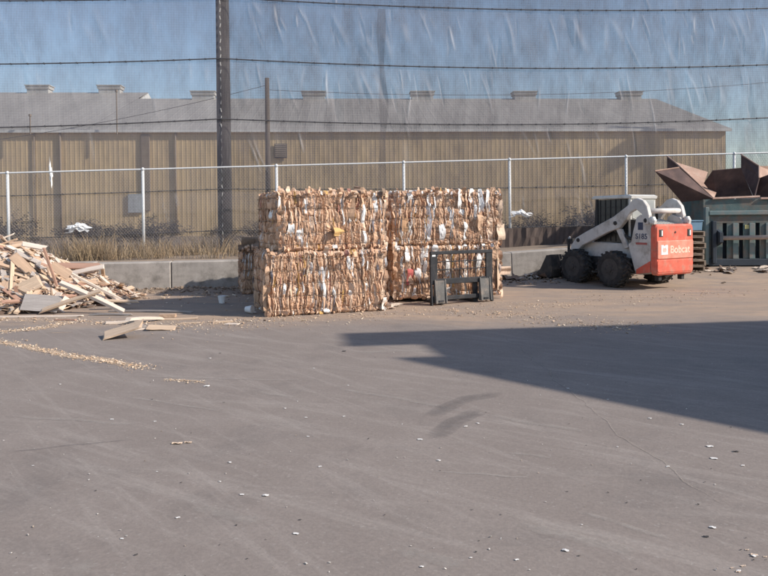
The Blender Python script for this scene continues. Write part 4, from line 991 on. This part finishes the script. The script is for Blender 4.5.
# ------------------------------------------------------------------ broken wood heap
wood_cols = {'pale': (.64, .53, .44), 'tan': (.56, .41, .29), 'reddish': (.37, .22, .16), 'grey': (.35, .31, .285), 'brown': (.45, .31, .215)}
wm = {k: mat('wood_' + k, c, .85, .22, 5, stretch=(.6, 6, 6), bump=.2, bscale=30, col2=tuple(x * .72 for x in c), c2scale=2.2, c2lo=.5, c2hi=.75) for k, c in wood_cols.items()}
HC = Vector((-8.9, 13.45, 0)); HRX, HRY, HH = 3.95, 2.35, 1.58
def heap_z(x, y):
    r = math.sqrt(((x - HC.x) / HRX) ** 2 + ((y - HC.y) / HRY) ** 2)
    if r >= 1: return 0.0
    return HH * (1 - r) ** 0.85 * (1 + .18 * noise.noise(Vector((x * 1.1, y * 1.1, 7))))
mb = MB(); nn = 56; V = []
for j in range(nn):
    for i in range(nn):
        x = HC.x + HRX * (2*i/(nn-1) - 1); y = HC.y + HRY * (2*j/(nn-1) - 1)
        V.append((x, y, max(0, heap_z(x, y) * .86 + .05 * noise.noise(Vector((x*5, y*5, 2)))) - .03))
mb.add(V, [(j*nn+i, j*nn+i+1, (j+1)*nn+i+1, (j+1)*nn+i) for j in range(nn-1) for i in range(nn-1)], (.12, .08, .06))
rgw = random.Random(31)
wood_v = mat('wood_scraps', (1, 1, 1), .9, .2, 10, vcol=True)
for k in range(5200):                                    # splinters and offcuts filling the heap
    x, y = rgw.uniform(HC.x - HRX*.6, HC.x + HRX), rgw.uniform(HC.y - HRY, HC.y + HRY*.6); z = heap_z(x, y)
    if z <= .0: continue
    c = rgw.choice(list(wood_cols.values())); kx = rgw.uniform(.7, 1.1); c = tuple(a * kx for a in c)
    M = Matrix.Translation((x, y, z * rgw.uniform(.88, 1.02) + .01)) @ Euler((rgw.gauss(0, .35), rgw.gauss(0, .30), rgw.gauss(-.2, .9))).to_matrix().to_4x4()
    l, w, t = rgw.uniform(.10, .48), rgw.uniform(.012, .06), rgw.uniform(.005, .02); mb.box((-l/2, -w/2, -t/2), (l/2, w/2, t/2), M, c)
tag(mb.build('wood_scrap_heap', wood_v), 'mound of splinters and offcuts under the broken boards', 'wood scraps', kind='stuff')
def board_mesh(l, w, t, rg, key):
    """a plank with splintered, uneven ends and a slight warp"""
    mb = MB(); n = 5; V = []; warp = rg.gauss(0, .012) * l
    for i in range(n + 1):
        s = i / n - .5; b_ = warp * (4*s*s)
        for (u, v) in ((-.5, -.5), (.5, -.5), (.5, .5), (-.5, .5)):
            ex = rg.uniform(-.06, .06) * min(l, .8) if i in (0, n) else 0
            V.append((s*l + ex, u*w*(1 + rg.uniform(-.04, .04)), v*t + b_))
    F = [(3, 2, 1, 0), tuple(n*4 + k for k in range(4))]
    for i in range(n):
        for k in range(4): F.append((i*4+k, i*4+(k+1) % 4, (i+1)*4+(k+1) % 4, (i+1)*4+k))
    mb.add(V, F); return mb.mesh('board', wm[key])
BM = {}
for key in wm:
    for cls, ls in (('long', [(1.0, .11, .024), (.8, .085, .03), (1.3, .065, .035)]), ('short', [(.45, .11, .022), (.34, .13, .018), (.6, .07, .03)]), ('wide', [(.5, .19, .012), (.42, .22, .012), (.7, .15, .014)])):
        BM[key, cls] = [board_mesh(l, w, t, rgw, key) for (l, w, t) in ls]
WORD = {'pale': 'pale weathered', 'tan': 'tan', 'reddish': 'reddish brown', 'grey': 'grey weathered', 'brown': 'brown'}
CLS = {'long': 'long splintered board', 'short': 'short broken board', 'wide': 'wide broken panel piece'}
def board(mesh, p, ex, ey, ez, label, group='boards of the broken wood heap', name='board', cat='board'):
    o = link(name, mesh, None, p, (ex, ey, ez)); return tag(o, label, cat, group)
cnt = 0
while cnt < 297:
    x, y = rgw.uniform(HC.x - .4, HC.x + HRX * 1.02), rgw.uniform(HC.y - HRY * 1.03, HC.y + HRY * .55)
    z = heap_z(x, y); rr = ((x - HC.x)/HRX)**2 + ((y - HC.y)/HRY)**2
    if rr > 1.0 or x / y < -.62 or (rr > .8 and rgw.random() < .35): continue
    e = .15; gx = (heap_z(x+e, y) - heap_z(x-e, y)) / (2*e); gy = (heap_z(x, y+e) - heap_z(x, y-e)) / (2*e)
    nrm = Vector((-gx, -gy, 1)).normalized()
    key = rgw.choices(['pale', 'tan', 'reddish', 'grey', 'brown'], [.31, .33, .07, .08, .21])[0]; cls = rgw.choices(['long', 'short', 'wide'], [.52, .42, .06])[0]
    if z < .12: cls = rgw.choice(['short', 'short', 'long'])
    yaw = rgw.gauss(-.2, .6) if rgw.random() < .75 else rgw.uniform(0, 6.28)
    qn = Vector((0, 0, 1)).rotation_difference(nrm); Rm = qn.to_matrix() @ Euler((rgw.gauss(0, .28), rgw.gauss(0, .15), yaw)).to_matrix(); eu = Rm.to_euler()
    me = rgw.choice(BM[key, cls])
    lowest = min((Rm @ v.co).z for v in me.vertices)
    zz = max(z * .98 + .055, -lowest + .004 if z < .15 else -9)
    board(me, (x, y, zz), *eu, '%s %s %s of the broken wood heap' % (WORD[key], CLS[cls], 'near the crest' if z > .95 else ('along the foot' if z < .3 else ('on the right-hand slope' if x > -6.9 else 'halfway up the front')))); cnt += 1
# pieces the photograph singles out
def place(px, py, Y, l, w, t, key, eu, label, zoff=0):
    p = PY(px, py, Y); me = board_mesh(l, w, t, rgw, key); Rm = Euler(eu).to_matrix(); lowest = min((Rm @ v.co).z for v in me.vertices)
    p.z = max(p.z, -lowest + .004) + zoff
    return board(me, p, *eu, label)
place(42, 303, 11.75, .58, .30, .014, 'grey', (1.0, .08, .05), 'large grey plywood sheet leaning at the foot of the wood heap')
place(20, 290, 12.1, .7, .28, .02, 'tan', (.9, -.45, .25), 'wide tan panel propped at a slant low in the wood heap')
place(22, 264, 12.6, .50, .17, .02, 'brown', (.9, .75, -.1), 'broad brown board pointing down on the wood heap crest')
place(50, 266, 12.4, .70, .07, .035, 'reddish', (.1, 1.28, .3), 'thin reddish stick standing nearly upright in the wood heap')
place(60, 270, 12.6, .40, .17, .02, 'brown', (.9, .55, -.1), 'brown broken board right of the upright stick')
place(76, 266, 13.3, .75, .16, .03, 'reddish', (.6, .02, .1), 'red-brown plank jutting right from the back of the heap')
place(86, 270, 13.2, .65, .15, .02, 'pale', (.5, -.2, .1), 'pale plank tip jutting right beside the concrete block')
place(92, 300, 11.75, 1.25, .10, .05, 'pale', (.2, .38, -.2), 'long pale timber slanting down the right slope of the heap')
place(70, 303, 11.7, 1.0, .12, .03, 'tan', (.4, -.32, .1), 'tan timber crossing below the long pale timber')
place(34, 246, 12.9, .42, .10, .02, 'pale', (.8, .2, .1), 'bright pale board piece on the crest of the heap')
place(120, 301, 12.2, .6, .10, .02, 'tan', (.2, .05, .15), 'tan board lying farthest right in the heap shade')
# pieces lying out on the asphalt
def flat(px, py, l, w, t, key, yaw, label, tilt=(0, 0)):
    p = G(px, py); me = board_mesh(l, w, t, rgw, key); Rm = Euler((tilt[0], tilt[1], yaw)).to_matrix(); lowest = min((Rm @ v.co).z for v in me.vertices)
    return board(me, (p.x, p.y, ground_z(p.x, p.y) - lowest + .002), tilt[0], tilt[1], yaw, label, 'loose wood on the asphalt')
flat(123, 337, .50, .34, .02, 'tan', .25, 'curled tan plywood scrap alone on the asphalt, nearest the camera', (.15, -.28))
flat(120, 323, .40, .09, .03, 'pale', .35, 'pale short plank before the heap, left of the crossed sticks')
flat(146, 322, .60, .07, .04, 'pale', .9, 'pale stick crossed over others on the asphalt', (0, .10))
flat(138, 326, .32, .06, .03, 'grey', -.7, 'grey short stick under the pale crossed stick')
flat(162, 329, .38, .26, .012, 'tan', .1, 'flat tan plywood scrap right of the crossed sticks', (.08, .05))
flat(178, 319, .60, .12, .012, 'tan', .12, 'long thin tan strip lying right of the scraps')
flat(168, 317, .24, .12, .05, 'brown', .1, 'dark brown block end behind the tan scraps')
flat(150, 312, 1.5, .05, .02, 'grey', -.12, 'long dark strip running out from the heap into the shade')
flat(110, 315, .7, .06, .02, 'grey', -.1, 'short dark strip at the foot of the heap')
flat(66, 320, .35, .06, .015, 'reddish', -.1, 'small dark stick on sawdust before the heap')
flat(222, 322, .30, .09, .015, 'tan', .3, 'small tan scrap lying alone left of the bales')
flat(232, 324, .20, .12, .01, 'pale', -.2, 'small pale chip lying beside the tan scrap left of the bales')
flat(30, 317, 1.6, .10, .02, 'pale', .02, 'long pale board lying along the front foot of the heap')
flat(135, 330, .3, .04, .02, 'pale', .5, 'thin pale splinter beside the curled scrap')
flat(190, 323, .3, .05, .01, 'tan', .15, 'thin tan splinter right of the long strip')

# ------------------------------------------------------------------ loose litter
chip_m = mat('chips', (1, 1, 1), .9, .15, 20, vcol=True)
def chips(name, gen, n, seed, smin, smax, cols):
    rg = random.Random(seed); mb = MB()
    for i in range(n):
        p, k = gen(rg); s = rg.uniform(smin, smax) * k; M = Matrix.Translation((p.x, p.y, ground_z(p.x, p.y) + s * .25 + .002)) @ Euler((rg.gauss(0, .3), rg.gauss(0, .3), rg.uniform(0, 6.28))).to_matrix().to_4x4()
        l, w, t = s, s * rg.uniform(.25, .7), s * rg.uniform(.08, .3); mb.box((-l/2, -w/2, -t/2), (l/2, w/2, t/2), M, rg.choice(cols))
    return tag(mb.build(name, chip_m), kind='stuff')
TANS = [(.60, .45, .32), (.52, .36, .24), (.66, .54, .42), (.45, .32, .22)]
def trail(pts, sp):
    def g(rg):
        i = rg.randrange(len(pts) - 1); t = rg.random(); a, b_ = pts[i], pts[i+1]; p = G(a[0] + (b_[0]-a[0])*t, a[1] + (b_[1]-a[1])*t); q_ = .5 + 1.3 * abs(noise.noise(Vector((p.x * 1.7, p.y * 1.7, 3)))); p.y += rg.gauss(0, sp) * q_ * 1.5; p.x += rg.gauss(0, sp) * q_ * 1.5; return p, .35 + 1.5 * rg.random() ** 4
    return g
chips('wood_chips', trail([(-20, 337), (30, 347), (70, 355), (110, 361), (146, 368)], .07), 1900, 1, .004, .022, TANS)
chips('wood_chips', trail([(-10, 332), (40, 328), (70, 322)], .10), 900, 2, .005, .024, TANS)
chips('wood_chips', trail([(165, 379), (200, 382)], .03), 200, 3, .005, .02, TANS)
chips('wood_chips', trail([(-10, 319), (60, 320), (130, 324), (200, 325), (250, 320)], .16), 1500, 4, .005, .026, TANS)
DUST = TANS + [(.40, .30, .22), (.30, .22, .17), (.55, .42, .30)]
chips('cardboard_crumbs', trail([(200, 325), (270, 321), (400, 313), (500, 308), (620, 300), (730, 290)], .35), 3500, 5, .005, .026, DUST)
chips('cardboard_crumbs', trail([(480, 312), (540, 318), (600, 326), (620, 324)], .22), 1500, 6, .005, .026, DUST)
chips('cardboard_crumbs', trail([(100, 300), (240, 296), (268, 305)], .5), 500, 7, .01, .05, DUST)
chips('yard_grit', lambda rg: (G(rg.uniform(-40, 810), 345 + 260 * rg.random() ** 1.6), 1), 300, 8, .004, .012, [(.5, .46, .42), (.42, .38, .34), (.06, .055, .05), (.6, .55, .5), (.35, .28, .22)])
chips('dirt_crumbs', lambda rg: (lambda x: (Vector((x, wall_y(x) - abs(rg.gauss(0, .7)), 0)), 1))(rg.uniform(-6, 8)), 1600, 9, .02, .09, [(.22, .16, .12), (.30, .22, .16), (.16, .12, .09), (.36, .27, .2)])
def scrap_mesh(seed, l, w):
    rg = random.Random(seed); mb = MB(); V = []; n = 4
    for j in range(n):
        for i in range(n): V.append(((i/(n-1)-.5)*l*(1+rg.uniform(-.15, .15)), (j/(n-1)-.5)*w*(1+rg.uniform(-.15, .15)), abs(rg.gauss(0, .16))*min(l, w)))
    mb.add(V, [(j*n+i, j*n+i+1, (j+1)*n+i+1, (j+1)*n+i) for j in range(n-1) for i in range(n-1)]); return mb
lit_w = mat('litter_white', (.62, .59, .56), .7, .08, 20); lit_d = mat('litter_dark', (.05, .045, .045), .8, .2, 20); lit_t = mat('litter_tan', (.56, .42, .31), .8, .15, 20)
SM = {('w', k): scrap_mesh(40+k, 1, .5).mesh('paper_scrap', lit_w) for k in range(3)}
SM.update({('d', k): scrap_mesh(50+k, 1, .5).mesh('dark_scrap', lit_d) for k in range(2)}); SM.update({('t', k): scrap_mesh(60+k, 1, .5).mesh('tan_scrap', lit_t) for k in range(3)})
def scrap(px, py, wpx, c, label=None, yaw=None, asp=1.0):
    p = G(px, py); s = max(.010, .72 * wpx / FPX * p.y); o = link({'w': 'paper_scrap', 'd': 'dark_scrap', 't': 'tan_scrap'}[c], SM[c, rgw.randrange(2)], None, (p.x, p.y, ground_z(p.x, p.y) + .003), (0, 0, rgw.uniform(-.5, .5) if yaw is None else yaw), (s, s*asp, s))
    side = 'left' if px < 256 else ('middle' if px < 512 else 'right'); dist = 'nearest the camera' if py > 480 else ('in mid yard' if py > 380 else 'near the bales')
    tag(o, label or '%s scrap on the asphalt, %s third of the yard, %s' % ({'w': 'small white', 't': 'small tan', 'd': 'small dark'}[c], side, dist), 'scrap', 'scraps scattered on the asphalt'); return o
for px, py, w in ((242, 494, 6), (178, 517, 6), (230, 462, 6), (266, 495, 9), (296, 533, 8), (422, 566, 6), (471, 557, 4), (439, 460, 6), (420, 439, 7), (320, 466, 5), (308, 436, 4), (285, 408, 4), (306, 417, 4), (344, 416, 4), (314, 368, 3), (348, 385, 3),
                  (566, 550, 10), (517, 559, 6), (713, 527, 9), (710, 446, 9), (714, 458, 9), (743, 465, 5), (668, 466, 5), (582, 524, 3), (608, 399, 3), (568, 388, 4), (210, 358, 4), (207, 386, 8), (112, 419, 5), (155, 421, 4), (60, 384, 4), (33, 465, 3), (157, 471, 3), (122, 538, 5), (220, 481, 4), (650, 418, 5), (682, 424, 5), (466, 426, 5), (478, 423, 5)): scrap(px, py, w, 'w')
for px, py, w in ((300, 519, 4), (501, 514, 3), (472, 509, 3), (440, 470, 2), (136, 554, 5), (181, 482, 3), (247, 558, 3), (706, 536, 7), (736, 451, 8), (579, 555, 4), (567, 491, 3), (627, 502, 3), (741, 549, 3), (746, 537, 3), (224, 402, 3), (152, 399, 3), (220, 353, 3), (344, 351, 5)): scrap(px, py, w, 'd')
for px, py, w in ((177, 443, 14), (188, 442, 10), (743, 565, 7), (738, 571, 6), (754, 554, 9), (765, 556, 5), (747, 549, 5), (732, 567, 5)): scrap(px, py, w, 't')
scrap(755, 555, 10, 'w', 'crumpled white scrap in the crumb cluster at lower right'); scrap(686 + 53, 570, 6, 'w', 'white scrap at the foot of the crumb cluster, lower right')
# paper cups in the bales' shade
def cup(px, py, wpx, label, lie):
    p = G(px, py); s = wpx / FPX * p.y; mb = MB(); n = 14; r = s * .5
    pts = [(0, 0, 0), (0, 0, s * .9), (0, 0, s * .93)]
    mb.tube(pts, [r * .72, r, r * 1.06], n); o = mb.build('paper_cup', paper_m, None, (p.x, p.y, ground_z(p.x, p.y) + (r if lie else 0) + .002), (R(88) if lie else 0, 0, R(lie)), smooth=False)
    tag(o, label, 'cup', 'cups in the shade of the bales')
cup(222, 303, 8, 'white cup farther back in the shade left of the bales', 0); cup(246, 313, 8, 'white cup on its side close to the front bale corner', 70)
mb = scrap_mesh(90, 1, .6); o = mb.build('paper_scrap', lit_w, None, tuple(G(253, 313) + Vector((0, 0, .004))), (0, 0, .3)); o.scale = (.12, .12, .12); tag(o, 'white paper scrap beside the tipped cup', 'scrap', 'scraps scattered on the asphalt')
# rubble by the container and behind the fork frame
rub_t = [mat('rubble_pale', (.46, .38, .31), .85, .2, 10), mat('rubble_brown', (.24, .165, .125), .9, .2, 10)]
RM = []
for k in range(5):
    mb = scrap_mesh(70 + k, 1, .62); 
    RM.append(mb.mesh('crumpled_cardboard', rub_t[k % 2]))
for i in range(46):
    if i < 20: px, py, lab = rgw.uniform(684, 768), rgw.uniform(267, 277), 'crumpled cardboard piece on the ground before the teal container'
    elif i < 42: px, py, lab = rgw.uniform(500, 552), rgw.uniform(262, 277), 'brown cardboard piece before the block between fork frame and bucket'
    else: px, py, lab = rgw.uniform(380, 396), rgw.uniform(300, 309), 'torn cardboard piece at the foot between the two bale stacks'
    d_ = ray(px, py); t = CAMH / -d_.z
    for _ in range(4): t = (CAMH - ground_z(d_.x*t, d_.y*t)) / -d_.z
    x, y = d_.x * t, d_.y * t
    if y > wall_y(x) - .25 and x < 7.5: y = wall_y(x) - .3 - rgw.random() * .3
    if x > 7.6 and y > 17.3: y = 17.3 - rgw.random() * .5
    s = rgw.uniform(.14, .40) * (1.3 if 20 <= i < 42 else 1); o = link('crumpled_cardboard', RM[i % 5], None, (x, y, ground_z(x, y) + .004), (0, 0, rgw.uniform(0, 6.28)), (s, s, s * 1.3)); tag(o, lab, 'cardboard scrap', 'crumpled cardboard on the ground')
# plastic bags blown onto the fence and net
bag_m = mat('white_plastic_bag', (.80, .79, .78), .45, .06, 10)
def bag(px, py, Y, w, h, seed, label):
    p = PY(px, py, Y); rg = random.Random(seed); mb = MB(); n = 9; V = []
    for j in range(n):
        for i in range(n):
            u, v = i/(n-1)-.5, j/(n-1)-.5; e = max(0, 1 - 1.6*math.hypot(u, v)); ragged = 1 + rg.gauss(0, .22)
            V.append((u*w*ragged, -.015 - e*.06*abs(rg.gauss(1, .5)), v*h*(1 + rg.gauss(0, .3)) + .25*h*math.sin(u*5 + seed)))
    mb.add(V, [(j*n+i, j*n+i+1, (j+1)*n+i+1, (j+1)*n+i) for j in range(n-1) for i in range(n-1)]); o = mb.build('plastic_bag', bag_m, None, p, (0, 0, .1), smooth=False)
    tag(o, label, 'plastic bag', 'bags blown onto the fence')
def fy(px, off=-.075):
    d_ = ray(px, 200); k = d_.x / d_.y; return fence_y(k * 19.0 / (1 - .105 * k)) + off
bag(77, 228, fy(77), .50, .17, 1, 'white plastic bag snagged on the fence above the wood heap')
bag(521, 214, fy(521), .50, .14, 2, 'white plastic bag snagged on the fence right of the bales')
bag(51, 175, fy(51, .70 - .1), .08, .5, 3, 'thin white plastic strip hanging on the net at far left')
